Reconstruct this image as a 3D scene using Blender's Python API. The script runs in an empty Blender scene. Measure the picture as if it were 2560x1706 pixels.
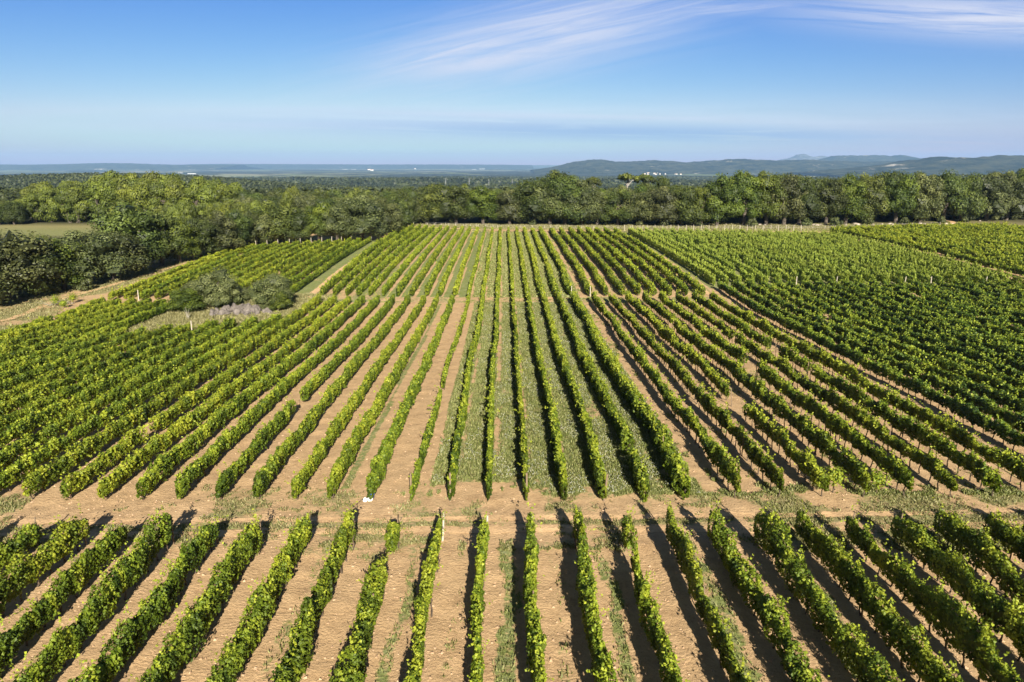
import bpy, math
import numpy as np
from math import sin, cos, radians, pi
scene = bpy.context.scene
col = scene.collection

# ------------------------------------------------------------------ camera
PITCH = radians(14.5); FPX = 1707.0; HC = 20.5
cam = bpy.data.cameras.new('camera'); cam.lens = 24.0; cam.sensor_width = 36.0
cam.clip_start = 0.5; cam.clip_end = 300000.0
camo = bpy.data.objects.new('camera', cam); col.objects.link(camo)
camo.location = (0, 0, HC); camo.rotation_euler = (pi/2 - PITCH, 0, 0)
scene.camera = camo

# ------------------------------------------------------------------ light
SUN_EL = radians(26.0)
SHADOW_AZ = radians(-10.0)          # shadows fall this far off +Y (negative = towards -X)
sx, sy = -sin(SHADOW_AZ), -cos(SHADOW_AZ)      # horizontal direction towards the sun
sun = bpy.data.lights.new('sun', 'SUN'); sun.energy = 5.0; sun.angle = radians(0.5); sun.color = (1.0, 0.93, 0.80)
suno = bpy.data.objects.new('sun', sun); col.objects.link(suno)
from mathutils import Vector
sdir = Vector((sx*cos(SUN_EL), sy*cos(SUN_EL), sin(SUN_EL)))
suno.rotation_euler = sdir.to_track_quat('Z', 'Y').to_euler()
suno.location = (0, -50, 80)

scene.view_settings.view_transform = 'Standard'
scene.view_settings.look = 'None'
scene.view_settings.exposure = 1.35
scene.view_settings.gamma = 1.0

# ------------------------------------------------------------------ node helpers
class NT:
    def __init__(s, nt): s.nt = nt; s.n = nt.nodes; s.l = nt.links
    def add(s, t, **kw):
        nd = s.n.new(t)
        for k, v in kw.items(): setattr(nd, k, v)
        return nd
    def put(s, sock, v):
        if isinstance(v, bpy.types.NodeSocket): s.l.new(v, sock)
        elif v is not None: sock.default_value = v
    def m(s, op, a, b=None, c=None, clamp=False):
        nd = s.add('ShaderNodeMath', operation=op, use_clamp=clamp)
        s.put(nd.inputs[0], a); s.put(nd.inputs[1], b)
        if c is not None: s.put(nd.inputs[2], c)
        return nd.outputs[0]
    def mix(s, f, a, b, blend='MIX'):
        nd = s.add('ShaderNodeMix', data_type='RGBA', blend_type=blend)
        s.put(nd.inputs[0], f); s.put(nd.inputs[6], a); s.put(nd.inputs[7], b)
        return nd.outputs[2]
    def noise(s, vec, scale, detail=4.0, rough=0.55, dist=0.0):
        nd = s.add('ShaderNodeTexNoise'); s.put(nd.inputs['Vector'], vec)
        nd.inputs['Scale'].default_value = scale; nd.inputs['Detail'].default_value = detail
        nd.inputs['Roughness'].default_value = rough; nd.inputs['Distortion'].default_value = dist
        return nd.outputs['Fac']
    def rng(s, v, a, b, c=0.0, d=1.0):
        nd = s.add('ShaderNodeMapRange'); nd.clamp = True
        s.put(nd.inputs[0], v); nd.inputs[1].default_value = a; nd.inputs[2].default_value = b
        nd.inputs[3].default_value = c; nd.inputs[4].default_value = d
        return nd.outputs[0]
    def attr(s, name):
        return s.add('ShaderNodeAttribute', attribute_name=name).outputs['Fac']
def C(r, g, b): return (r, g, b, 1.0)

# ------------------------------------------------------------------ sky
world = bpy.data.worlds.new('World'); scene.world = world; world.use_nodes = True
w = NT(world.node_tree); w.n.clear()
sky = w.add('ShaderNodeTexSky', sky_type='NISHITA'); sky.sun_disc = False
sky.sun_elevation = SUN_EL; sky.sun_rotation = math.atan2(sx, sy)
sky.altitude = 200; sky.air_density = 1.0; sky.dust_density = 0.6; sky.ozone_density = 3.0
sps = w.add('ShaderNodeSeparateColor'); w.l.new(sky.outputs[0], sps.inputs[0]); cps = w.add('ShaderNodeCombineColor')
for ch, (ref, gam, out_) in enumerate([(5.6, 2.0, 4.3), (7.5, 1.55, 5.7), (8.0, 0.6, 6.9)]):       # deepens the blue of the clear sky
    w.put(cps.inputs[ch], w.m('MULTIPLY', w.m('POWER', w.m('MINIMUM', w.m('DIVIDE', sps.outputs[ch], ref), 1.02), gam), out_))
geo = w.add('ShaderNodeTexCoord'); sep = w.add('ShaderNodeSeparateXYZ'); w.l.new(geo.outputs['Generated'], sep.inputs[0])
yy = w.m('MAXIMUM', sep.outputs[1], 0.02)
gx = w.m('DIVIDE', sep.outputs[0], yy); gzz = w.m('DIVIDE', sep.outputs[2], yy)
front = w.rng(sep.outputs[1], 0.05, 0.3)
low_ = w.m('MULTIPLY', w.rng(sep.outputs[2], 0.30, 0.55, 1.0, 0.0), w.rng(sep.outputs[1], -0.3, 0.3))
sky_col = w.mix(low_, w.mix(1.0, sky.outputs[0], C(0.62, 0.60, 0.56), 'MULTIPLY'), cps.outputs[0])
def band(cx, cz, tilt, hl, hw):
    a = w.m('SUBTRACT', gx, cx); b = w.m('SUBTRACT', gzz, cz)
    ct, st = cos(tilt), sin(tilt)
    u = w.m('ADD', w.m('MULTIPLY', a, ct), w.m('MULTIPLY', b, st))
    v = w.m('SUBTRACT', w.m('MULTIPLY', b, ct), w.m('MULTIPLY', a, st))
    uu = w.m('DIVIDE', u, hl); vv = w.m('DIVIDE', v, hw)
    r2 = w.m('ADD', w.m('MULTIPLY', uu, uu), w.m('MULTIPLY', vv, vv))
    return w.m('EXPONENT', w.m('MULTIPLY', r2, -1.0)), u, v
def streak(u, v, su, sv, seed, lo, hi):
    cx = w.add('ShaderNodeCombineXYZ')
    w.put(cx.inputs[0], w.m('MULTIPLY', u, su)); w.put(cx.inputs[1], w.m('MULTIPLY', v, sv)); cx.inputs[2].default_value = seed
    return w.rng(w.noise(cx.outputs[0], 1.0, 8.0, 0.6, 0.6), lo, hi)
tot = None
for (cx_, cz_, tl, hl, hw, su, sv, seed, lo, hi, amp) in [
        (0.04, 0.170, radians(12), 0.24, 0.046, 4.0, 75.0, 1.0, 0.24, 0.62, 1.05),
        (-0.02, 0.140, radians(9), 0.15, 0.018, 7.0, 60.0, 2.0, 0.15, 0.55, 1.0),
        (-0.08, 0.145, radians(13), 0.15, 0.020, 5.0, 85.0, 21.0, 0.25, 0.55, 1.0),
        (0.26, 0.200, radians(4), 0.16, 0.010, 6.0, 90.0, 3.0, 0.25, 0.65, 0.75),
        (0.64, 0.192, radians(-3), 0.24, 0.026, 4.0, 90.0, 4.0, 0.26, 0.55, 1.1),
        (0.60, 0.235, radians(5), 0.35, 0.018, 4.0, 60.0, 9.0, 0.35, 0.75, 0.6),
        (0.06, 0.064, radians(-1), 0.30, 0.0045, 4.0, 120.0, 11.0, 0.30, 0.60, 0.55), (-0.22, 0.052, 0.0, 0.30, 0.006, 4.0, 120.0, 13.0, 0.25, 0.60, 0.5)]:
    bm_, u_, v_ = band(cx_, cz_, tl, hl, hw)
    s_ = w.m('MULTIPLY', w.m('MULTIPLY', bm_, streak(u_, v_, su, sv, seed, lo, hi)), amp)
    tot = s_ if tot is None else w.m('MAXIMUM', tot, s_)
cir = w.m('MULTIPLY', w.m('MULTIPLY', tot, front), 0.85, clamp=True)
c1 = w.mix(cir, sky_col, C(5.8, 6.1, 7.2))
# pale veil and low grey-blue stratus near the horizon
veil, u_, v_ = band(0.0, 0.062, 0.0, 0.75, 0.022)
vs = w.m('MULTIPLY', w.m('MULTIPLY', veil, streak(u_, v_, 4.0, 60.0, 6.0, 0.25, 0.7)), w.m('MULTIPLY', front, 0.5))
c2 = w.mix(vs, c1, C(5.6, 6.5, 7.8))
st, u_, v_ = band(0.20, 0.043, radians(-1.2), 0.46, 0.013)
ss = w.m('MULTIPLY', w.m('MULTIPLY', st, streak(u_, v_, 3.0, 95.0, 7.0, 0.30, 0.48)), w.m('MULTIPLY', front, 0.75))
c3 = w.mix(ss, c2, C(2.3, 3.7, 6.2))
bg = w.add('ShaderNodeBackground'); w.l.new(c3, bg.inputs[0]); bg.inputs[1].default_value = 0.05
wo = w.add('ShaderNodeOutputWorld'); w.l.new(bg.outputs[0], wo.inputs[0])

# ------------------------------------------------------------------ noise / terrain
_r = np.random.RandomState(7)
LAT = _r.rand(256, 256)
def vnoise(x, y):
    xi = np.floor(x).astype(int); yi = np.floor(y).astype(int)
    fx = x - xi; fy = y - yi
    fx = fx*fx*(3-2*fx); fy = fy*fy*(3-2*fy)
    a = LAT[xi & 255, yi & 255]; b = LAT[(xi+1) & 255, yi & 255]
    c = LAT[xi & 255, (yi+1) & 255]; d = LAT[(xi+1) & 255, (yi+1) & 255]
    return (a*(1-fx)+b*fx)*(1-fy) + (c*(1-fx)+d*fx)*fy
def fbm(x, y, f=1.0, o=4, s=0.0):
    x = np.asarray(x, float); y = np.asarray(y, float)
    t = 0; a = 0.5; n = 0
    for k in range(o):
        t = t + a*vnoise(x*f+17.3*k+s, y*f+9.1*k+s*1.7); n += a; f *= 2.03; a *= 0.5
    return t/n
def sstep(a, b, x):
    t = np.clip((np.asarray(x, float)-a)/(b-a), 0, 1); return t*t*(3-2*t)
def TZ(X, Y):
    X = np.asarray(X, float); Y = np.asarray(Y, float)
    z = -1.5*np.exp(-((Y-100)/38.0)**2)*sstep(-400, -150, X)
    R = np.hypot(X, Y)
    D = np.maximum(Y, R*0.8) + np.maximum(0, -Y)
    z = z - sstep(262, 1100, D)*34 - sstep(900, 6000, D)*48
    z = z + (fbm(X, Y, 1/420.0, 3, 3.0)-0.5)*34*sstep(330, 1200, D)*(1-sstep(5000, 16000, D)*0.6)
    z = z + 30*np.exp(-((X+900)/420.0)**2-((Y-1500)/300.0)**2)
    z = z + 18*np.exp(-((X-1500)/700.0)**2-((Y-1900)/260.0)**2)
    return z
def W(px, py, z=0.0):
    v = (py-853)/FPX; u = (px-1280)/FPX; k = sin(PITCH)+v*cos(PITCH); g = 0.0
    X = Y = 0
    for _ in range(25):
        d = (HC-z-g)/k; X = u*d; Y = d*(cos(PITCH)-v*sin(PITCH)); g = float(TZ(X, Y))
    return X, Y
def WD(px, py, d):       # the point at depth d along the lens axis behind a pixel
    v = (py-853)/FPX; u = (px-1280)/FPX
    return u*d, d*(cos(PITCH)-v*sin(PITCH)), HC-d*(sin(PITCH)+v*cos(PITCH))

# ------------------------------------------------------------------ mesh helpers
def mesh_np(name, verts, faces, mat=None, var=None, smooth=False, attrs=None):
    """faces: (N,k) array"""
    verts = np.asarray(verts, np.float32); faces = np.asarray(faces, np.int32)
    me = bpy.data.meshes.new(name)
    n, k = faces.shape
    me.vertices.add(len(verts)); me.vertices.foreach_set('co', verts.ravel())
    me.loops.add(n*k); me.loops.foreach_set('vertex_index', faces.ravel())
    me.polygons.add(n); me.polygons.foreach_set('loop_start', np.arange(0, n*k, k, dtype=np.int32))
    if var is not None:
        a = me.attributes.new('var', 'FLOAT', 'FACE'); a.data.foreach_set('value', np.asarray(var, np.float32))
    if attrs:
        for nm, vals in attrs.items():
            a = me.attributes.new(nm, 'FLOAT', 'POINT'); a.data.foreach_set('value', np.asarray(vals, np.float32))
    me.update(calc_edges=True)
    me.polygons.foreach_set('use_smooth', np.full(n, bool(smooth)))
    if mat: me.materials.append(mat)
    return me
def tag(o, label=None, cat=None, group=None, kind=None):
    if label: o['label'] = label
    if cat: o['category'] = cat
    if group: o['group'] = group
    if kind: o['kind'] = kind
    return o
def link(name, me, parent=None, loc=None):
    o = bpy.data.objects.new(name, me); col.objects.link(o)
    if parent: o.parent = parent
    if loc is not None: o.location = loc
    return o
def thing(name, label, cat, loc=(0, 0, 0), group=None, rz=0.0, sc=1.0):
    o = bpy.data.objects.new(name, None); col.objects.link(o); o.location = loc
    o.rotation_euler = (0, 0, rz); o.scale = (sc, sc, sc) if not isinstance(sc, tuple) else sc
    o.empty_display_size = 0.3
    return tag(o, label, cat, group)
def unit(a):
    return a/np.maximum(np.linalg.norm(a, axis=1, keepdims=True), 1e-6)
def leaves(rg, Cn, Nn, size, aspect=0.8, fold=0.18, updir=None):
    """one folded diamond per centre; returns verts, faces"""
    n = len(Cn); Nn = unit(Nn)
    if updir is None: R_ = rg.normal(size=(n, 3))
    else: R_ = updir + rg.normal(size=(n, 3))*0.25
    T = unit(np.cross(Nn, R_)); B = np.cross(Nn, T)
    if updir is not None: T, B = B, T
    s = np.asarray(size).reshape(-1, 1)*np.ones((n, 1))
    f = Nn*s*fold
    P = np.stack([Cn+T*s*0.62, Cn+B*s*0.62*aspect-f, Cn-T*s*0.58, Cn-B*s*0.62*aspect-f], axis=1)
    return P.reshape(-1, 3), np.arange(4*n).reshape(-1, 4)
class Acc:
    """collects quads with a per-face variation value"""
    def __init__(s): s.v = []; s.f = []; s.a = []; s.n = 0
    def add(s, v, f, a):
        s.v.append(v); s.f.append(f+s.n); s.a.append(np.ones(len(f))*a); s.n += len(v)
    def mesh(s, name, mat, smooth=False):
        return mesh_np(name, np.concatenate(s.v), np.concatenate(s.f), mat, np.concatenate(s.a), smooth)
def tube(pts, rads, k=6):
    """quads of a tapered tube through pts"""
    pts = np.asarray(pts, float); n = len(pts); V = []
    for i in range(n):
        t = pts[min(i+1, n-1)]-pts[max(i-1, 0)]; t = t/np.linalg.norm(t)
        a = np.cross(t, [0.3, 0.9, 0.1] if abs(t[2]) > 0.5 else [0, 0, 1.0]); a /= np.linalg.norm(a); b = np.cross(t, a)
        for j in range(k):
            q = 2*pi*j/k; V.append(pts[i]+rads[i]*(a*cos(q)+b*sin(q)))
    F = [[i*k+j, i*k+(j+1) % k, (i+1)*k+(j+1) % k, (i+1)*k+j] for i in range(n-1) for j in range(k)]
    c = len(V); V.append(pts[-1]+0*pts[-1])
    for j in range(0, k, 2): F.append([(n-1)*k+j, (n-1)*k+(j+1) % k, (n-1)*k+(j+2) % k, c])
    return np.array(V), np.array(F)
def boxq(x0, x1, y0, y1, z0, z1):
    V = np.array([[x, y, z] for z in (z0, z1) for y in (y0, y1) for x in (x0, x1)], float)
    F = np.array([[0, 2, 3, 1], [4, 5, 7, 6], [0, 1, 5, 4], [2, 6, 7, 3], [0, 4, 6, 2], [1, 3, 7, 5]])
    return V, F

# ------------------------------------------------------------------ materials
def new_mat(name):
    m = bpy.data.materials.new(name); m.use_nodes = True; t = NT(m.node_tree); t.n.clear()
    return m, t
def leaf_mat(name, dark, mid, bright, trans=0.35, rnd=0.25, gloss=0.35, sat=1.0, nscale=0.0):
    m, t = new_mat(name)
    v = t.attr('var')
    ramp = t.add('ShaderNodeValToRGB'); t.l.new(v, ramp.inputs[0])
    dark, mid, bright = [tuple(q*0.76 for q in c_) for c_ in (dark, mid, bright)]
    e = ramp.color_ramp.elements; e[0].position = 0.0; e[0].color = C(*dark); e[1].position = 1.0; e[1].color = C(*bright)
    k = e.new(0.5); k.color = C(*mid)
    info = t.add('ShaderNodeObjectInfo')
    h = t.add('ShaderNodeHueSaturation'); t.l.new(ramp.outputs[0], h.inputs['Color'])
    t.put(h.inputs['Value'], t.rng(info.outputs['Random'], 0, 1, 1-rnd, 1+rnd))
    r2 = t.m('FRACT', t.m('MULTIPLY', info.outputs['Random'], 7.31))
    t.put(h.inputs['Hue'], t.rng(r2, 0, 1, 0.5-0.03*rnd*2, 0.5+0.025*rnd*2))
    h.inputs['Saturation'].default_value = sat
    base = h.outputs[0]
    p = t.add('ShaderNodeBsdfPrincipled'); t.l.new(base, p.inputs['Base Color'])
    p.inputs['Roughness'].default_value = 0.55; p.inputs['Specular IOR Level'].default_value = gloss
    tr = t.add('ShaderNodeBsdfTranslucent')
    t.l.new(t.mix(1.0, base, C(1.25, 1.15, 0.45), 'MULTIPLY'), tr.inputs[0])
    ms = t.add('ShaderNodeMixShader'); ms.inputs[0].default_value = trans
    t.l.new(p.outputs[0], ms.inputs[1]); t.l.new(tr.outputs[0], ms.inputs[2])
    o = t.add('ShaderNodeOutputMaterial'); t.l.new(ms.outputs[0], o.inputs[0])
    return m
def plain_mat(name, c1, c2, scale=3.0, rough=0.85, bump=0.0, spec=0.3):
    m, t = new_mat(name)
    c1, c2 = [tuple(q*0.78 for q in c_) for c_ in (c1, c2)]
    tc = t.add('ShaderNodeTexCoord').outputs['Object']
    n = t.noise(tc, scale, 6.0, 0.65)
    p = t.add('ShaderNodeBsdfPrincipled'); t.l.new(t.mix(t.rng(n, 0.3, 0.7), C(*c1), C(*c2)), p.inputs['Base Color'])
    p.inputs['Roughness'].default_value = rough; p.inputs['Specular IOR Level'].default_value = spec
    if bump:
        b = t.add('ShaderNodeBump'); b.inputs['Strength'].default_value = bump; b.inputs['Distance'].default_value = 0.05
        t.l.new(n, b.inputs['Height']); t.l.new(b.outputs[0], p.inputs['Normal'])
    o = t.add('ShaderNodeOutputMaterial'); t.l.new(p.outputs[0], o.inputs[0])
    return m
M_VINE = leaf_mat('vine_leaf', (0.050, 0.088, 0.008), (0.200, 0.275, 0.020), (0.50, 0.545, 0.045), 0.38, 0.10)
M_VINE_DARK = leaf_mat('vine_leaf_deep', (0.028, 0.058, 0.010), (0.125, 0.205, 0.022), (0.42, 0.50, 0.042), 0.33, 0.10)
M_VINE_LIGHT = leaf_mat('vine_leaf_pale', (0.105, 0.17, 0.022), (0.25, 0.34, 0.040), (0.46, 0.54, 0.08), 0.40, 0.10)
M_OAK = leaf_mat('oak_leaf', (0.018, 0.028, 0.006), (0.066, 0.090, 0.015), (0.165, 0.200, 0.034), 0.22, 0.28)
M_OAKB = leaf_mat('oak_leaf_fresh', (0.024, 0.042, 0.006), (0.095, 0.132, 0.014), (0.22, 0.27, 0.032), 0.28, 0.22)
M_HOLM = leaf_mat('holm_leaf', (0.022, 0.030, 0.008), (0.084, 0.100, 0.026), (0.205, 0.225, 0.075), 0.15, 0.22)
M_PINE = leaf_mat('pine_needle', (0.030, 0.042, 0.006), (0.105, 0.132, 0.015), (0.22, 0.255, 0.030), 0.20, 0.18)
M_OLIVE = leaf_mat('olive_leaf', (0.030, 0.040, 0.010), (0.115, 0.135, 0.040), (0.30, 0.32, 0.125), 0.15, 0.10)
M_WOODS = leaf_mat('woodland_leaf', (0.024, 0.033, 0.012), (0.082, 0.098, 0.028), (0.165, 0.180, 0.046), 0.15, 0.0)
M_BARK = plain_mat('bark', (0.055, 0.042, 0.032), (0.15, 0.125, 0.10), 2.5, 0.95, 0.4)
M_BARKP = plain_mat('pale_bark', (0.20, 0.18, 0.155), (0.34, 0.31, 0.28), 2.0, 0.9, 0.3)
M_VWOOD = plain_mat('vine_bark', (0.06, 0.045, 0.03), (0.14, 0.10, 0.07), 8.0, 0.95)
M_POST = plain_mat('weathered_post', (0.42, 0.36, 0.28), (0.60, 0.54, 0.44), 6.0, 0.9)
M_POSTD = plain_mat('brown_post', (0.16, 0.11, 0.07), (0.30, 0.22, 0.14), 6.0, 0.9)
M_STONE = plain_mat('limestone', (0.32, 0.26, 0.20), (0.58, 0.50, 0.41), 1.6, 0.95, 0.6)
M_STONEG = plain_mat('heap_stone', (0.08, 0.068, 0.058), (0.24, 0.205, 0.18), 1.3, 0.95, 0.6)
M_WHITE = plain_mat('white_paint', (0.74, 0.74, 0.72), (0.82, 0.82, 0.80), 4.0, 0.5)
M_BLUE = plain_mat('blue_plastic', (0.03, 0.10, 0.55), (0.04, 0.13, 0.62), 4.0, 0.35, 0.0, 0.5)
M_WALL = plain_mat('pale_render', (0.66, 0.60, 0.52), (0.80, 0.76, 0.68), 0.3, 0.9)
M_ROOF = plain_mat('clay_tile', (0.36, 0.20, 0.13), (0.50, 0.31, 0.22), 0.8, 0.9)
M_SHED = plain_mat('pale_sheeting', (0.46, 0.47, 0.46), (0.58, 0.58, 0.56), 0.1, 0.6)
M_STEEL = plain_mat('galvanised_steel', (0.26, 0.27, 0.28), (0.34, 0.35, 0.36), 2.0, 0.5, 0.0, 0.5)
M_DEAD = leaf_mat('withered_leaf', (0.12, 0.045, 0.02), (0.22, 0.09, 0.045), (0.32, 0.15, 0.08), 0.1, 0.0)
M_DRY = plain_mat('dry_twigs', (0.20, 0.18, 0.13), (0.34, 0.31, 0.24), 5.0, 0.95)
M_GRASS = leaf_mat('grass_blade', (0.12, 0.15, 0.038), (0.235, 0.26, 0.072), (0.42, 0.41, 0.18), 0.3, 0.0)
M_DRYG = leaf_mat('dry_grass_blade', (0.16, 0.155, 0.055), (0.29, 0.265, 0.11), (0.46, 0.42, 0.21), 0.3, 0.0)
M_FLOWER = leaf_mat('white_flower', (0.45, 0.46, 0.36), (0.60, 0.60, 0.50), (0.74, 0.74, 0.66), 0.2, 0.0)

# ground
def ground_mat(name='field_ground', track=False):
    m, t = new_mat(name)
    tc = t.add('ShaderNodeTexCoord').outputs['Object']
    big = t.noise(tc, 0.22, 5, 0.6); med = t.noise(tc, 1.4, 6, 0.65); fine = t.noise(tc, 7.0, 7, 0.7)
    soil = t.mix(t.rng(med, 0.32, 0.68), C(0.38, 0.240, 0.122), C(0.64, 0.430, 0.236))
    soil = t.mix(t.rng(fine, 0.40, 0.75), soil, C(0.62, 0.42, 0.225))
    soil = t.mix(t.rng(fine, 0.42, 0.25), soil, C(0.22, 0.125, 0.065))
    soil = t.mix(t.m('MULTIPLY', t.rng(big, 0.35, 0.7), 0.35), soil, C(0.61, 0.43, 0.245))
    ga = t.attr('grass'); dry = t.attr('dry'); wood = t.attr('wood')
    gm = t.rng(t.m('ADD', ga, t.m('MULTIPLY', t.m('SUBTRACT', t.noise(tc, 3.2, 6, 0.7), 0.5), 1.1)), 0.42, 0.62)
    gcol = t.mix(t.rng(fine, 0.3, 0.7), C(0.13, 0.165, 0.045), C(0.29, 0.315, 0.105))
    gcol = t.mix(t.m('MULTIPLY', t.rng(med, 0.45, 0.75), 0.6), gcol, C(0.38, 0.37, 0.21))
    dcol = t.mix(t.rng(fine, 0.3, 0.7), C(0.25, 0.20, 0.085), C(0.46, 0.37, 0.19))
    gcol = t.mix(dry, gcol, dcol)
    c = t.mix(gm, soil, gcol)
    if not track:
        # woodland floor and far country with pale fields
        fl = t.noise(tc, 0.0022, 6, 0.62); fl2 = t.noise(tc, 0.03, 6, 0.7)
        wc = t.mix(t.rng(fl2, 0.35, 0.65), C(0.014, 0.020, 0.008), C(0.052, 0.058, 0.024))
        vor = t.add('ShaderNodeTexVoronoi'); t.l.new(tc, vor.inputs['Vector']); vor.inputs['Scale'].default_value = 0.0011
        patch = t.m('MULTIPLY', t.rng(vor.outputs['Color'], 0.72, 0.74), t.rng(fl, 0.50, 0.56))
        sepc = t.add('ShaderNodeSeparateColor'); t.l.new(vor.outputs['Color'], sepc.inputs[0])
        patch = t.m('MULTIPLY', t.rng(sepc.outputs[0], 0.58, 0.60), t.rng(fl, 0.44, 0.52))
        pc = t.mix(sepc.outputs[1], C(0.36, 0.33, 0.20), C(0.16, 0.20, 0.07))
        far = t.attr('farland')
        wc = t.mix(t.m('MULTIPLY', patch, far), wc, pc)
        c = t.mix(wood, c, wc)
    c = t.mix(1.0, c, C(0.76, 0.76, 0.76), 'MULTIPLY')
    if track: c = t.mix(1.0, c, C(1.22, 1.20, 1.18), 'MULTIPLY')
    p = t.add('ShaderNodeBsdfPrincipled'); t.l.new(c, p.inputs['Base Color'])
    p.inputs['Roughness'].default_value = 0.95; p.inputs['Specular IOR Level'].default_value = 0.1
    b = t.add('ShaderNodeBump'); b.inputs['Strength'].default_value = 0.9; b.inputs['Distance'].default_value = 0.09
    wv = t.add('ShaderNodeTexWave', wave_type='BANDS', bands_direction='Y'); wv.inputs['Scale'].default_value = 1.35
    wv.inputs['Distortion'].default_value = 9.0; wv.inputs['Detail'].default_value = 3; wv.inputs['Detail Scale'].default_value = 1.6
    t.l.new(tc, wv.inputs['Vector'])
    tread = t.m('MULTIPLY', t.attr('tread'), wv.outputs['Fac'])
    near = t.m('SUBTRACT', 1.0, wood)
    hgt = t.m('MULTIPLY', t.m('ADD', t.m('ADD', t.m('MULTIPLY', fine, 0.9), t.m('MULTIPLY', med, 0.8)), t.m('MULTIPLY', tread, 0.13)), near)
    t.l.new(hgt, b.inputs['Height']); t.l.new(b.outputs[0], p.inputs['Normal'])
    o = t.add('ShaderNodeOutputMaterial'); t.l.new(p.outputs[0], o.inputs[0])
    return m
M_GROUND = ground_mat()
M_TRACK = ground_mat('track_soil', True)

# ------------------------------------------------------------------ row layout (X at Y=39)
SLOPE = -0.0115
MID_C = [-6.36, -3.97, -1.55, 0.94, 3.40, 5.89, 8.43]            # grass-strip rows, the first is the thin row
MID_R = [10.97, 14.2, 17.0, 19.85, 22.5, 25.2, 28.0, 30.7, 33.5]
MID_L = [-8.83, -11.37, -13.6, -16.1, -18.5, -21.0, -23.35, -25.7, -28.0, -30.4, -32.8, -35.2, -37.6, -40.0, -42.4, -44.8, -47.2, -49.6, -52.0, -54.4, -56.8, -59.2, -61.6, -64.0]
GAP = 40.0, 109.5, 114.5       # near end, cross path
def island_end(x100):          # how far the left rows of the near half run before the rough grass
    if x100 > -32.3: return 109.5
    if x100 > -34.5: return 96.5
    if x100 > -37.0: return 93.5
    if x100 > -42.5: return 92.0
    if x100 > -46.0: return 89.0
    if x100 > -52.6: return 86.5
    return 107.0
def in_poly(X, Y, poly):
    X = np.asarray(X); Y = np.asarray(Y); r = np.zeros(X.shape, bool); n = len(poly)
    for i in range(n):
        x0, y0 = poly[i]; x1, y1 = poly[(i+1) % n]
        if y0 == y1: continue
        c = ((y0 > Y) != (y1 > Y)) & (X < (x1-x0)*(Y-y0)/(y1-y0)+x0)
        r ^= c
    return r
ISLAND = [(-54.6, 86), (-54.9, 112), (-36.5, 114), (-32.0, 112), (-32.2, 100), (-34, 93.5), (-36, 91), (-42, 90), (-46, 86.5)]
MEADOW = [(-190, 196), (-119, 196), (-110, 243), (-190, 243)]
def far_end(X): return np.interp(X, [-38, 0, 30, 37, 97], [231, 216.5, 215, 211, 199])

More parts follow.
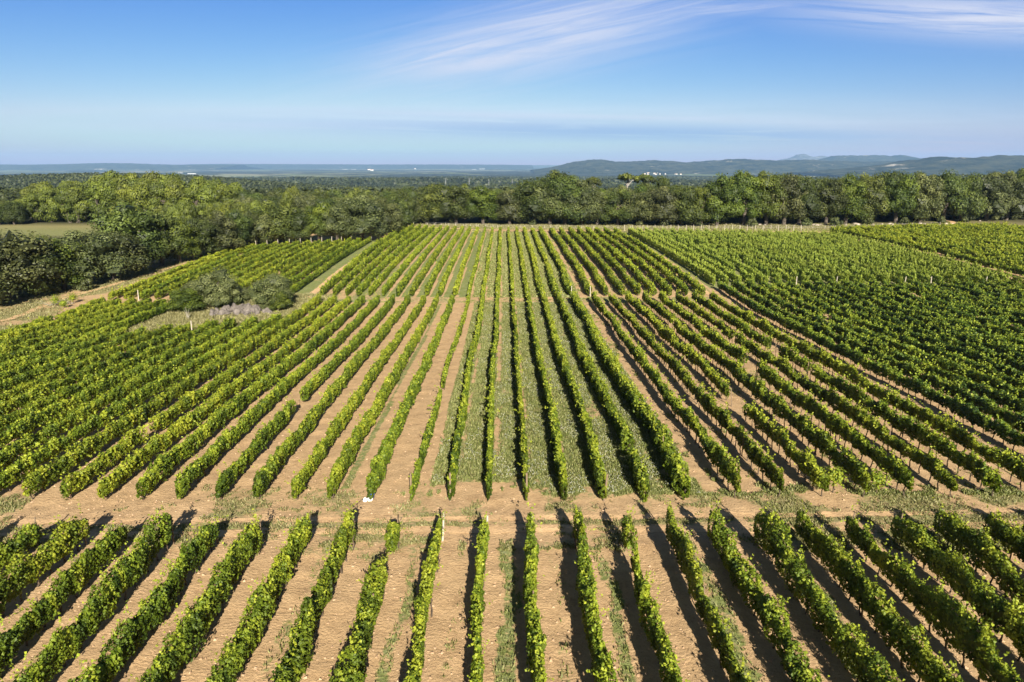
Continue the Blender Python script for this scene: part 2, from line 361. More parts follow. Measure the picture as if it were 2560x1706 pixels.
# ------------------------------------------------------------------ ground
def axis(lo, hi, step, far, ratio=1.16):
    c = list(np.arange(lo, hi+1e-6, step)); s = step; v = c[-1]
    while v < far[1]: s *= ratio; v += s; c.append(v)
    s = step; v = c[0]
    while v > far[0]: s *= ratio; v -= s; c.insert(0, v)
    return np.array(c)
def masks(X, Y):
    Xr = X - SLOPE*(Y-39)      # position across the rows
    n1 = fbm(X, Y, 0.35, 4, 1.0); n2 = fbm(X, Y, 1.3, 3, 5.0); n3 = fbm(X, Y*0.25, 0.9, 3, 8.0)
    g = np.zeros(X.shape); d = np.zeros(X.shape)
    # the centre strips: grass, bare along the foot of some rows
    mid = (Xr > -5.35) & (Xr < 12.4) & (Y > 40.5) & (Y < 217)
    g = np.where(mid, 0.86 + (n3-0.5)*0.9+(n1-0.5)*0.5, g)
    for xr, wdt in zip([-3.97, -1.55, 0.94, 3.4, 5.89, 8.43], [0.5, 0.8, 0.5, 0.6, 0.5, 0.5]):
        e_ = np.clip(1-np.abs(Xr-xr-0.25-wdt*0.3)/(wdt*0.75), 0, 1)*np.clip((n3-0.36)*6, 0, 1)
        g = np.where(mid, g-0.75*e_, g)
    g = np.where((Xr > -5.5) & (Xr < 12.4) & (Y > 38.5) & (Y < 46), 0.25+1.0*(n1-0.3)+0.05*(Y-40), g)
    d = np.where(mid, np.clip(0.25+0.2*sstep(100, 125, Y)+(n1-0.5)*1.6+(n2-0.5), 0, 0.8), d)
    # left, near half: bare soil with a narrow weedy line; far half: alternate grass strips
    L = Xr < -5.4
    base = 0.10 + (n1-0.5)*0.5
    g = np.where(L & (Y > 40), base, g)
    idx = np.floor((-Xr-6.4)/2.4)
    g = np.where(L & (Y > 111) & (Y < 232) & (Xr > -33), np.where(Xr > -21.5, 0.86-0.6*(((-Xr-6.4) % 2.4) > 1.9), 0.56)+(n3-0.5)*0.6, g)
    g = np.where((Xr < -6.3) & (Xr > -16) & (Y < 109) & (Y > 41) & (np.abs(((-Xr-6.5) % 2.45)-2.0) < 0.35) & (idx == 1), 0.62, g)
    g = np.where((Xr < -32.6) & (Xr > -37.6) & (Y > 111), 0.72+(n1-0.5)*0.6, g)      # grass lane
    # right rows: bare with weeds
    R = Xr > 12.4
    g = np.where(R & (Xr < 36) & (Y > 40), 0.22+(n3-0.5)*0.8, g)
    g = np.where(R & (Xr < 36) & (Y > 117), 0.36+(n3-0.5)*0.8, g)
    g = np.where((Xr > 34.6) & (Xr < 36.2), 0.55+(n3-0.5)*0.9, g)
    lt = (Xr > 36.4) & (Xr < 96) & (Y > 121)
    g = np.where(lt, 0.80+(n3-0.5)*0.7, g)
    g = np.where((Xr > 36.4) & (Y <= 121), 0.15, g)
    g = np.where(Xr >= 96, 0.18+(n3-0.5)*0.3, g)
    d = np.where(lt, 0.25, d)
    # headland and track between the blocks
    Yn = Y+(n1-0.5)*5+(n2-0.5)*2
    hd = (Yn > 33.6) & (Yn < 41.5)
    g = np.where(hd, 0.27+(n1-0.5)*1.5+(0.30*np.clip((X-8)/10, 0, 1)), g); d = np.where(hd, np.clip(0.6+(n2-0.5)*1.6, 0, 1), d)
    g = np.where(hd & (np.abs(Y-36.45-0.025*X) < 0.28), 0.62+(n2-0.5)*0.6, g)
    # front block: soil with thin weed lines between some rows
    fr = Yn <= 33.6
    g = np.where(fr, 0.10+(n1-0.5)*0.3, g)
    for c_, hw_, a_ in [(-0.15, 0.42, 0.62), (-5.2, 0.28, 0.56), (-2.6, 0.2, 0.42), (4.9, 0.3, 0.60), (2.3, 0.25, 0.36), (9.9, 0.5, 0.62), (14.8, 0.55, 0.66), (-10.2, 0.3, 0.40), (-20, 0.4, 0.5)]:
        s_ = fr & (np.abs(X-c_-0.15*np.sin(Y*0.7)) < hw_*(0.5+n2))
        g = np.where(s_, a_+(n2-0.5)*0.4, g)
    # cross path
    cp = (Y > 109.8) & (Y < 114.2) & (Xr > -56) & (Xr < 35)
    g = np.where(cp, 0.50+(n1-0.5)*0.8, g)
    # far headland
    fe = far_end(X)
    fh = (Y > fe+1.0) & (X < 100) & (X > -45)
    g = np.where(fh & (Y < fe+6), 0.15, g); g = np.where(fh & (Y >= fe+6), 0.85, g); d = np.where(fh, 0.65+(n1-0.5), d)
    fh2 = (X >= 97) & (Y > np.interp(X, [97, 103, 133, 171], [212, 218, 227, 233]))
    g = np.where(fh2, 0.8, g); d = np.where(fh2, 0.7, d)
    # island of rough grass, left track
    isl = in_poly(X, Y, ISLAND)
    g = np.where(isl, 0.85, g); d = np.where(isl, np.clip(0.75+(n1-0.5)*2.2, 0, 1), d)
    lf = X < np.interp(Y, [60, 97, 110, 130, 160, 175, 190], [-65.8, -67, -72.5, -70.0, -67.3, -67, -60])
    lf |= (X < np.interp(Y, [175, 190, 205], [-66, -50, -38])) & (Y > 175)
    tr = lf
    g = np.where(tr, 0.62+(n1-0.5)*1.1, g); d = np.where(tr, np.clip(0.6+(n2-0.5), 0, 1), d)
    md = in_poly(X, Y, MEADOW)
    g = np.where(md, 0.95, g); d = np.where(md, np.where(Y > 232, 0.6, 0.22), d)
    wd = np.maximum(sstep(243, 250, Y - 0.05*np.abs(X)), 0)
    D = np.hypot(X, Y)
    wd = np.maximum(wd, sstep(-88, -96, X)*(1-md)*(1-sstep(0, -60, Y)))
    wd = np.maximum(wd, sstep(300, 330, D))
    tread = np.clip((n2-0.3)*2.2, 0, 1)*np.where(fr | (L & (Y < 60)), 1.0, np.where(hd, 0.3, 0.25))*(1-sstep(60, 90, Y))
    return np.clip(g, 0, 1), np.clip(d, 0, 1), np.clip(wd, 0, 1), tread
def micro(X, Y):
    """small furrow relief of the tilled ground"""
    a = (1-sstep(120, 200, Y))*sstep(-40, 5, Y)
    lane = 0.035*np.cos((X-1.1)/2.5*2*pi)*sstep(5, 15, Y)*(1-sstep(33, 34.5, Y))
    return a*((fbm(X, Y, 1.1, 3, 2.0)-0.5)*0.16+lane)
gxs = axis(-60, 60, 0.33, (-90000, 90000)); gys = axis(14, 125, 0.33, (-3000, 95000))
GX, GY = np.meshgrid(gxs, gys)
def GZ(X, Y): return TZ(X, Y)+micro(X, Y)
Z = GZ(GX, GY)
g_, d_, wd_, tr_ = masks(GX, GY)
farl = sstep(1500, 3500, np.hypot(GX, GY))
nx, ny = len(gxs), len(gys)
ii = np.arange(nx*ny).reshape(ny, nx)
F = np.stack([ii[:-1, :-1], ii[:-1, 1:], ii[1:, 1:], ii[1:, :-1]], -1).reshape(-1, 4)
gme = mesh_np('ground', np.stack([GX, GY, Z], -1).reshape(-1, 3), F, M_GROUND, None, True,
              {'grass': g_.ravel(), 'dry': d_.ravel(), 'wood': wd_.ravel(), 'tread': tr_.ravel(), 'farland': farl.ravel()})
tag(link('ground', gme), kind='structure')

def strip(name, pts, width, wob=0.15, grass=0.0, dry=0.5, lift=0.03, seed=0):
    """a ribbon of bare track soil lying on the ground"""
    pts = np.array(pts, float); seg = np.hypot(*np.diff(pts, axis=0).T); S = np.concatenate([[0], np.cumsum(seg)])
    s = np.arange(0, S[-1], 0.4); x = np.interp(s, S, pts[:, 0]); y = np.interp(s, S, pts[:, 1])
    tx = np.gradient(x); ty = np.gradient(y); L_ = np.hypot(tx, ty); nx_, ny_ = -ty/L_, tx/L_
    k = 7; V = []; G = []
    cw = (fbm(s, s*0, 0.15, 3, seed)-0.5)*wob*6
    for j in range(k):
        e = (j/(k-1)-0.5)*width*(1+0.5*(fbm(s, s*0+j, 0.6, 3, seed+3)-0.5)) + cw
        X_ = x+nx_*e; Y_ = y+ny_*e
        V.append(np.stack([X_, Y_, GZ(X_, Y_)+lift], -1)); G.append(np.full(len(s), grass+(0.42 if j in (0, k-1) else 0.0)))
    V = np.stack(V, 1); n = len(s); jj = np.arange(n*k).reshape(n, k)
    F_ = np.stack([jj[:-1, :-1], jj[:-1, 1:], jj[1:, 1:], jj[1:, :-1]], -1).reshape(-1, 4)
    G = np.stack(G, 1).ravel()
    return V.reshape(-1, 3), F_, G, np.full(len(G), dry)
def strips(name, lst):
    V = []; F_ = []; G = []; D_ = []; n = 0
    for a in lst:
        v, f, g, d = strip(name, **a); V.append(v); F_.append(f+n); G.append(g); D_.append(d); n += len(v)
    G = np.concatenate(G)
    me = mesh_np(name, np.concatenate(V), np.concatenate(F_), M_TRACK, None, True,
                 {'grass': G, 'dry': np.concatenate(D_), 'wood': G*0, 'tread': G*0+0.2})
    return tag(link(name, me), kind='structure')
strips('dirt_track', [dict(pts=[(-46, 34.6), (-15, 35.4), (0, 35.7), (20, 36.0), (45, 37.0)], width=0.75, grass=0.0, seed=1),
                      dict(pts=[(-46, 36.0), (-15, 36.8), (0, 37.1), (20, 37.6), (45, 38.8)], width=0.6, grass=0.05, seed=4)])
strips('headland_track', [dict(pts=[(-36, 236), (-10, 222.5), (10, 220.5), (60, 219), (100, 216), (135, 231), (175, 241)], width=2.2, grass=0.1, seed=7, lift=0.05),
                          dict(pts=[(150, 240), (158, 247), (163, 256), (164, 268)], width=1.8, grass=0.1, seed=9, lift=0.06)])
strips('field_lane', [dict(pts=[(-34.6, 112), (-35.3, 150), (-36.2, 196)], width=1.3, grass=0.15, seed=29, lift=0.05),
                      dict(pts=[(95.8, 100), (95.6, 150), (96.2, 215)], width=1.9, grass=0.12, seed=12, lift=0.05),
                      dict(pts=[(34.9+SLOPE*0, 41), (34.9-0.6, 95), (33.9, 150), (33.4, 212)], width=1.2, grass=0.2, seed=15, lift=0.04),
                      dict(pts=[(-80, 84), (-74, 98), (-75.5, 110), (-73, 130), (-69.5, 160), (-66, 178), (-50, 192), (-38, 205), (-36, 222)], width=1.5, wob=0.25, grass=0.36, seed=19, lift=0.05)])
# cleared orange earth by the corner of the left block
strips('bare_earth', [dict(pts=[(-41, 193), (-37.5, 205)], width=5.5, grass=0.0, seed=23, lift=0.08)])

# ------------------------------------------------------------------ vine rows
def post_mesh(name, h, r, mat):
    v, f = tube([(0, 0, -0.3), (0.0, 0, h*0.5), (0.01, 0.01, h)], [r, r*0.95, r*0.85], 6)
    return mesh_np(name, v, f, mat)
POST = {('pale', 2): post_mesh('post_pale_end', 1.78, 0.06, M_POST), ('pale', 1): post_mesh('post_pale_tall', 1.95, 0.075, M_POST), ('pale', 0): post_mesh('post_pale_thin', 1.5, 0.035, M_POST),
        ('brown', 1): post_mesh('post_brown_tall', 1.9, 0.07, M_POSTD), ('brown', 0): post_mesh('post_brown_thin', 1.75, 0.045, M_POSTD)}
ORD = ['first', 'second', 'third', 'fourth', 'fifth', 'sixth', 'seventh', 'eighth', 'ninth', 'tenth', 'eleventh', 'twelfth', 'thirteenth', 'fourteenth', 'fifteenth',
       'sixteenth', 'seventeenth', 'eighteenth', 'nineteenth', 'twentieth']
TENS = {20: 'twenty', 30: 'thirty', 40: 'forty', 50: 'fifty', 60: 'sixty', 70: 'seventy', 80: 'eighty', 90: 'ninety'}
def ordinal(i):
    i += 1
    if i <= 20: return ORD[i-1]
    if i > 99: return 'hundred and ' + ordinal(i-101)
    t, u = (i//10)*10, i % 10
    return (TENS[t][:-1]+'ieth') if u == 0 else TENS[t]+'-'+ORD[u-1]
TRUNKS = []
for i_ in range(4):
    rg_ = np.random.RandomState(300+i_); l1, l2 = rg_.normal(size=2)*0.07
    v_, f_ = tube([(0, 0, -0.08), (l1, l2*0.5, 0.35), (l1*0.3, l2, 0.65), (l1*1.2, l2*1.8, 0.9)], [0.05, 0.038, 0.032, 0.02], 5)
    TRUNKS.append(mesh_np('vine_trunk', v_, f_, M_VWOOD))
def vine_row(xf, Y0, Y1, label, group, seed, leaf=0.13, dens=380, hw=0.34, zt=1.65, zb=0.4, mat=None, gap=0.0,
             lump=0.25, shoots=0.5, core=True, wood=True, posts=(), bright=0.0, spiky=False, wobble=0.06, clump=0.0, root=None, part='foliage'):
    """one trellised row: xf(Y) gives its line on the ground"""
    rg = np.random.RandomState(seed)
    L = Y1-Y0
    if L < 1.0: return None
    mat = mat or M_VINE
    hw *= rg.uniform(0.86, 1.14); zt *= rg.uniform(0.96, 1.05); bright += rg.uniform(-0.05, 0.05)
    n = int(dens*L)
    yv = Y0+rg.rand(n)*L
    def prof(y):
        hn = fbm(y, y*0+seed*3.7, 0.55, 3, 0.0); wn = fbm(y, y*0+seed*1.9+40, 0.7, 3, 0.0)
        vine = 0.5+0.5*np.cos((y+seed*0.37)*2*pi/1.05)                  # one plant every metre or so
        f = 1-clump*(1-vine)
        return (1+lump*(hn-0.5)*2)*(0.6+0.4*f), (1+lump*(wn-0.5)*3.0)*f
    def gapf(y): return fbm(y, y*0+seed*7.1, 0.16, 2, 30.0)+0.35*(np.minimum(y-Y0, Y1-y) < 1.8)
    gp = gapf(yv)
    keep = gp > gap
    yv = yv[keep]; n = len(yv)
    hh, ww = prof(yv)
    endt = np.clip(np.minimum(yv-Y0, Y1-yv)/0.7, 0.25, 1)**0.5
    top = zb+(zt-zb)*hh; top = zb+(top-zb)*(0.5+0.5*endt); wid = hw*ww*endt
    side = fbm(yv*1.0, yv*0+seed+11, 0.12, 2, 3.0)
    cen = (side-0.5)*wobble*4
    th = rg.rand(n)*2*pi
    ct, st_ = np.cos(th), np.sin(th)
    ct = np.sign(ct)*np.abs(ct)**0.7; st_ = np.sign(st_)*np.abs(st_)**0.7
    lobe = fbm(yv*1.0, th*0.55+seed*2.3, 1.5, 3, 14.0)
    r = (0.62+0.34*rg.rand(n))*(0.45+1.20*lobe)
    zc = (zb+top)/2; hz = (top-zb)/2
    low = rg.rand(n) < 0.12
    x = cen+wid*ct*r; z = zc+hz*st_*r - np.where(low, 0.15*rg.rand(n), 0)
    N = np.stack([ct/np.maximum(wid, .1), rg.normal(size=n)*1.2, st_/np.maximum(hz, .1)+0.6], -1)
    N = unit(N)+rg.normal(size=(n, 3))*0.34
    lv = fbm(yv*1.0, x+seed, 2.2, 2, 6.0)
    lv2 = fbm(yv, yv*0+seed*5.3, 0.09, 2, 66.0)
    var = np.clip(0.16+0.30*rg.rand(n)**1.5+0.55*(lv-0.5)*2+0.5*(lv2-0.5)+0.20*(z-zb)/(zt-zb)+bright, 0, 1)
    size = leaf*(0.7+0.6*rg.rand(n))
    X0 = np.array([xf(q) for q in yv]) if not callable(getattr(xf, 'vec', None)) else xf.vec(yv)
    P = np.stack([X0+x, yv, z], -1)
    cents = [P]; norms = [N]; sizes = [size]; vars_ = [var]
    # shoots: strings of leaves that stick up and out
    ns = int(shoots*L)
    if ns:
        ys = Y0+rg.rand(ns)*L; ok = gapf(ys) > gap; ys = ys[ok]; ns = len(ys)
        if ns:
            hs_, ws_ = prof(ys); m = 7
            ang = rg.normal(size=ns)*(0.5 if not spiky else 0.18); fo = rg.normal(size=ns)*0.4; ln = (0.25+0.5*rg.rand(ns))*(1.0 if not spiky else 1.3)
            tt = np.linspace(0.1, 1, m)[None, :]
            sxx = (rg.rand(ns)-0.5)*hw*1.2
            px_ = sxx[:, None]+np.sin(ang)[:, None]*ln[:, None]*tt*1.2
            pz_ = (zb+(zt-zb)*hs_)[:, None]-0.12+np.cos(ang)[:, None]*ln[:, None]*tt-0.25*(tt*np.abs(np.sin(ang))[:, None])**2
            py_ = ys[:, None]+fo[:, None]*ln[:, None]*tt
            X1 = np.array([xf(q) for q in ys])
            PP = np.stack([X1[:, None]+px_, py_, pz_], -1).reshape(-1, 3)+rg.normal(size=(ns*m, 3))*leaf*0.3
            cents.append(PP); norms.append(rg.normal(size=(ns*m, 3))+np.array([0, 0, 0.8])); sizes.append(leaf*(0.55+0.5*rg.rand(ns*m)))
            vars_.append(np.clip(0.62+0.35*rg.rand(ns*m), 0, 1))
    P = np.concatenate(cents); N = np.concatenate(norms); S_ = np.concatenate(sizes); VV = np.concatenate(vars_)
    gzv = TZ(P[:, 0], P[:, 1]); P[:, 2] += gzv
    ox, oy = xf(Y0), Y0; oz = float(TZ(ox, oy))
    O = np.array([ox, oy, oz])
    acc = Acc()
    if spiky:
        v, f = leaves(rg, P-O, N*np.array([1, 1, 0.35]), S_*1.25, 0.55, 0.15, updir=np.array([0, 0, 1.0]))
    else:
        v, f = leaves(rg, P-O, N, S_)
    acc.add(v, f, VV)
    if core:   # added solid core that blocks light, its dark tone painting inner shade
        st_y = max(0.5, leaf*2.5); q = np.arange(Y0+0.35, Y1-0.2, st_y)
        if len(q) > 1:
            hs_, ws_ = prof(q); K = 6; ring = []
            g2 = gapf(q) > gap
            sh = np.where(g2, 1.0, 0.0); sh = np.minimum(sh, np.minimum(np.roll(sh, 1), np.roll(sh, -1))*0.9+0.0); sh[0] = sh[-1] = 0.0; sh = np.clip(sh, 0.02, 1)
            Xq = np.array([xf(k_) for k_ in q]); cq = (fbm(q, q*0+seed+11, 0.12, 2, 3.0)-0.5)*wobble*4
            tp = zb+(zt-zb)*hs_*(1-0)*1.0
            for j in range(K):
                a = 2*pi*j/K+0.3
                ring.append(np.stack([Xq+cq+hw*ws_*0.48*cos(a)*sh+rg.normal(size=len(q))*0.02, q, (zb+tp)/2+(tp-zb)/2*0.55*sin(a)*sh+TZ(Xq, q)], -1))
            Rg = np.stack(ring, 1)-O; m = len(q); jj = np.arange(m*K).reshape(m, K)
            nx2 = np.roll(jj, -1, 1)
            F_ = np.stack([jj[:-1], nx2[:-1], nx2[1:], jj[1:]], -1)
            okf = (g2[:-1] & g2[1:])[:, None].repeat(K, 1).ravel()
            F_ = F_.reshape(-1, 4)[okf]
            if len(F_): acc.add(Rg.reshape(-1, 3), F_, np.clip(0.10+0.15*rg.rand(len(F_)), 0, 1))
    if root is None: root = thing('vine_row', label, 'vine row', (ox, oy, oz), group)
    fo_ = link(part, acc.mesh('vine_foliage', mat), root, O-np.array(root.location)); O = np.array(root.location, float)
    if wood:
        q = np.arange(Y0+0.5, Y1-0.2, 1.15); q = q[gapf(q) > gap-0.02]
        if wood != True: q = q[q < Y0+wood]
        for y_ in q[:100]:
            y_ = y_+rg.normal()*0.06; bx = xf(y_)+rg.normal()*0.04; bz = float(TZ(bx, y_))
            tk = link('trunk', TRUNKS[rg.randint(4)], root, np.array([bx, y_, bz])-O); tk.rotation_euler = (0, 0, rg.rand()*6.28); tk.scale = (1, 1, (zb+0.45)/0.9)
    for (py_, kind, big, lean) in posts:
        px_ = xf(py_)
        po = link('post', POST[(kind, big)], root, Vector((px_, py_, float(TZ(px_, py_))))-Vector(O))
        po.rotation_euler = (lean, rg.normal()*0.04, rg.rand()*3)
    return root
def line(x39, slope=SLOPE, amp=0.06, seed=0):
    def f(y): return x39+slope*(y-39)+amp*math.sin(y*0.13+seed)
    return f
def vis_y(x39):                  # nearest Y at which this row can be seen, with some margin
    return max(16.5, (abs(x39)-9)/0.75-4.5)
seed = 100
# --- near block below the track
for k in range(-13, 13):
    x = 1.1+k*(2.5 if k < 0 else 2.56)
    y0 = max(17.0, (abs(x)-4)/0.78-4)
    y1 = 34.5+0.015*x+0.25*sin(k*2.3)
    if y1-y0 < 1.2: continue
    seed += 1
    dense = k <= -3
    f = line(x, -0.001, 0.07, seed)
    lab = 'vine row reaching the bottom edge, %s from the left below the dirt track' % ordinal(k+13)
    if k == 0: lab = 'narrow upright vine row with a pale end post, below the track at mid frame'
    ps = [(y1-0.2, 'pale' if k in (-2, -1, 0, 1, 9, 10) else 'brown', 2 if k in (-2, -1, 0, 1, 9, 10) else 0, 0.05)]
    if k % 3 == 0: ps.append((y1-7.2, 'brown', 0, 0.0))
    vine_row(f, y0, y1, lab, 'vine rows of the near block below the dirt track', seed, leaf=0.128, dens=640 if dense else 540,
             hw=(0.40 if dense else 0.27)+0.05*sin(k*1.7)+(0.06 if k > 3 else 0), zt=1.85+0.12*sin(k*2.9)+(0.12 if k > 0 else 0), zb=0.45, gap=0.2 if k != 1 else 0.3, lump=0.5, shoots=3.2, posts=ps, wobble=0.22, bright=0.05, clump=0.12)
# --- middle block, centre rows in the grass
for i, x in enumerate(MID_C):
    seed += 1; f = line(x, SLOPE, 0.07, seed); thin = (i == 0)
    pp = ([(39.3, 'brown', 1, -0.02)] if i in (0, 1, 3, 5) else []) + [(111.5, 'pale', 0, 0.0), (far_end(x)+0.6, 'pale', 1, 0.05)]
    lab = 'thin sparse yellow-green vine row with bare soil on both sides, at mid frame' if thin else \
          'long vine row in green grass, %s to the right of the thin sparse row' % ordinal(i-1)
    hw = 0.17 if thin else [0, .21, .20, .22, .25, .30, .34][i]
    rt_ = vine_row(f, 39.0, 111.0, lab, 'centre vine rows in grass', seed, leaf=0.17, dens=300 if not thin else 200, hw=hw, zt=1.55 if not thin else 1.15, zb=0.2,
             gap=0.22 if thin else 0.14, lump=0.42, shoots=1.8, posts=pp[:-2], bright=0.12 if thin else 0.04, wobble=0.14)
    vine_row(f, 111.2, float(far_end(x)), lab, '', seed+500, leaf=0.25, dens=110, hw=hw*1.2+0.05, zt=1.5, zb=0.2,
             gap=0.12, lump=0.3, shoots=0.5, wood=False, posts=pp[-2:], bright=0.24, root=rt_)
# --- middle block, right rows
for i, x in enumerate(MID_R):
    seed += 1; f = line(x, SLOPE, 0.08, seed); y0 = max(39.3, vis_y(x))
    pp = [(y, 'brown', 0, 0.0) for y in np.arange(max(y0, 46)+((i*2.7) % 5), 100, 8.5)]
    if i > 0: vine = dict(hw=0.29, zt=1.85, zb=0.6, gap=0.25, lump=0.55, clump=0.35)
    else: vine = dict(hw=0.42, zt=1.6, zb=0.2, gap=0.14, lump=0.4)
    vine_row(f, y0, 110.6, 'near vine row right of the grass strips, %s from them, before the cross path' % ordinal(i), 'right vine rows of the middle block', seed, leaf=0.175, dens=310, shoots=2.6, posts=pp, wobble=0.24, bright=0.08 if i else 0.03, **vine)
    vine_row(f, 114.2, float(far_end(x)), 'far vine row right of the grass strips, %s from them, beyond the cross path' % ordinal(i), 'right vine rows beyond the cross path', seed+500, leaf=0.25, dens=115, hw=0.44, zt=1.65, zb=0.35,
             gap=0.16, lump=0.35, shoots=0.8, wood=False, posts=([(114.0, 'pale', 1, 0)] if i in (0, 1) else [])+[(float(far_end(x))+0.6, 'pale', 1, 0.05)], wobble=0.15, bright=0.07)
# --- middle block, left rows
for i, x in enumerate(MID_L):
    seed += 1; f = line(x, SLOPE, 0.06, seed); y0 = max(39.0, vis_y(x)); x100 = f(100); y1 = island_end(x100)
    vine_row(f, y0, y1, 'dense vine row left of the thin sparse row, %s from it, before the cross path' % ordinal(i), 'left vine rows of the middle block', seed, leaf=0.16, dens=380, hw=0.31 if i < 10 else 0.33, zt=1.48, zb=0.38, gap=0.12, lump=0.32, shoots=1.3, posts=[], wobble=0.10,
             bright=0.05 if x > -24 else 0.11, wood=4.0)
    if i <= 10:
        fe = float(far_end(x)); f_ = f; bend = max(0, i-6)/4*1.4
        f = lambda y, f_=f_, bend=bend: f_(y)+bend*min(1, max(0, 1-(y-114)/60))
        vine_row(f, 114.2, fe, 'dense vine row left of the thin sparse row, %s from it, beyond the cross path' % ordinal(i), 'left vine rows beyond the cross path', seed+500, leaf=0.25, dens=125, hw=0.35, zt=1.45, zb=0.3,
                 gap=0.12, lump=0.28, shoots=0.6, wood=False, posts=[(fe+0.6, 'pale', 1, 0.05)], bright=0.14)
# --- left block behind the stone heap
for i in range(13):
    seed += 1; x = -37.7-2.38*i; f = line(x+0.8, SLOPE, 0.06, seed)
    ylo = 113.5-0.25*i; yhi = float(np.interp(i, [0, 12], [188, 171]))
    vine_row(f, ylo, yhi, 'dense green vine row behind the stone heap, %s counting from the grass lane' % ordinal(i), 'vine rows behind the stone heap',
             seed, leaf=0.22, dens=145, hw=0.34, zt=1.45, zb=0.35, gap=0.12, lump=0.22, shoots=0.5, wood=False, posts=([(ylo-0.4, 'pale', 1, -0.2 if i == 7 else 0.0)] if i in (7, 10) else [])+[(yhi+0.5, 'pale', 1, 0)],
             bright=0.0 if i < 11 else 0.2)
# --- right: dark near rows and pale far rows
for i in range(24):
    seed += 1; x = 37.75+2.45*i; f = line(x, SLOPE, 0.07, seed); y0 = max(40.0, vis_y(x))
    if y0 < 117:
        vine_row(f, y0, 120.5, 'dark green vine row at the right, %s beyond the bare lane' % ordinal(i), 'dark vine rows at the right',
                 seed, leaf=0.19, dens=215, hw=0.33, zt=1.75, zb=0.5, mat=M_VINE_DARK, gap=0.16, lump=0.45, shoots=2.2, wood=(i < 2), posts=[], wobble=0.18)
    fe = float(far_end(f(200)))
    vine_row(f, max(123.0, vis_y(x)), fe, 'pale yellow-green vine row in the far right block, %s beyond the lane' % ordinal(i), 'pale vine rows of the far right block',
             seed+500, leaf=0.22, dens=125, hw=0.30, zt=1.55, zb=0.25, mat=M_VINE_LIGHT, gap=0.18, lump=0.25, shoots=2.6, wood=False, spiky=True, core=False,
             posts=[(122.4, 'pale', 1, 0.0), (219.0, 'pale', 1, 0.0)] if i in (6, 9, 14, 16, 20, 23) else [(219.0, 'pale', 1, 0.0)], bright=0.10)
for i in range(27):
    seed += 1; x = 99.6+2.5*i; f = line(x, -0.006, 0.08, seed)
    y0 = max(100.0, (x-9)/0.75-4.5); y1 = float(np.interp(x, [99, 103, 133, 171], [212.5, 216.5, 225.5, 231]))
    if y1-y0 < 2: continue
    vine_row(f, y0, y1, 'bushy vine row at the far right edge, %s past the orange lane' % ordinal(i), 'bushy vine rows at the far right edge',
             seed, leaf=0.27, dens=95, hw=0.44, zt=1.75, zb=0.3, mat=M_VINE, gap=0.24, lump=0.32, shoots=1.3, wood=False, posts=[], wobble=0.2, bright=0.06)
# --- a few vines that stand alone
def lone_vine(x, y, h, label, s):
    rg = np.random.RandomState(s); z0 = float(TZ(x, y)); root = thing('grapevine', label, 'grapevine', (x, y, z0), 'vines standing alone')
    n = 420; c = rg.normal(size=(n, 3))*np.array([0.27, 0.27, 0.26])*h/1.6+np.array([0, 0, h*0.62])
    acc = Acc(); v, f = leaves(rg, c, c-np.array([0, 0, h*0.5])+rg.normal(size=(n, 3))*0.2, 0.14*(0.7+0.6*rg.rand(n))); acc.add(v, f, np.clip(0.3+0.6*rg.rand(n), 0, 1))
    link('foliage', acc.mesh('lone_vine_foliage', M_VINE), root)
    v, f = tube([(0, 0, -0.1), (0.03, 0.02, h*0.3), (-0.02, 0.03, h*0.6)], [0.05, 0.04, 0.03], 5)
    link('vine_trunk', mesh_np('vine_trunk', v, f, M_VWOOD), root)
for (px, py, h, lab) in [(140, 768, 2.0, 'bright green vine alone at the edge of the left track'), (183, 760, 1.9, 'vine alone beside the track at the foot of the left block'),
                         (2082, 1232, 1.9, 'bushy vine alone at the end of the right rows by the dirt track'),
                         (2190, 1236, 1.9, 'vine with a yellow-green shoot standing alone between two right row ends'), (160, 771, 1.3, 'low leafy vine beside the taller lone vine at the left track')]:
    x, y = W(px, py); lone_vine(x, y, h, lab, int(px))

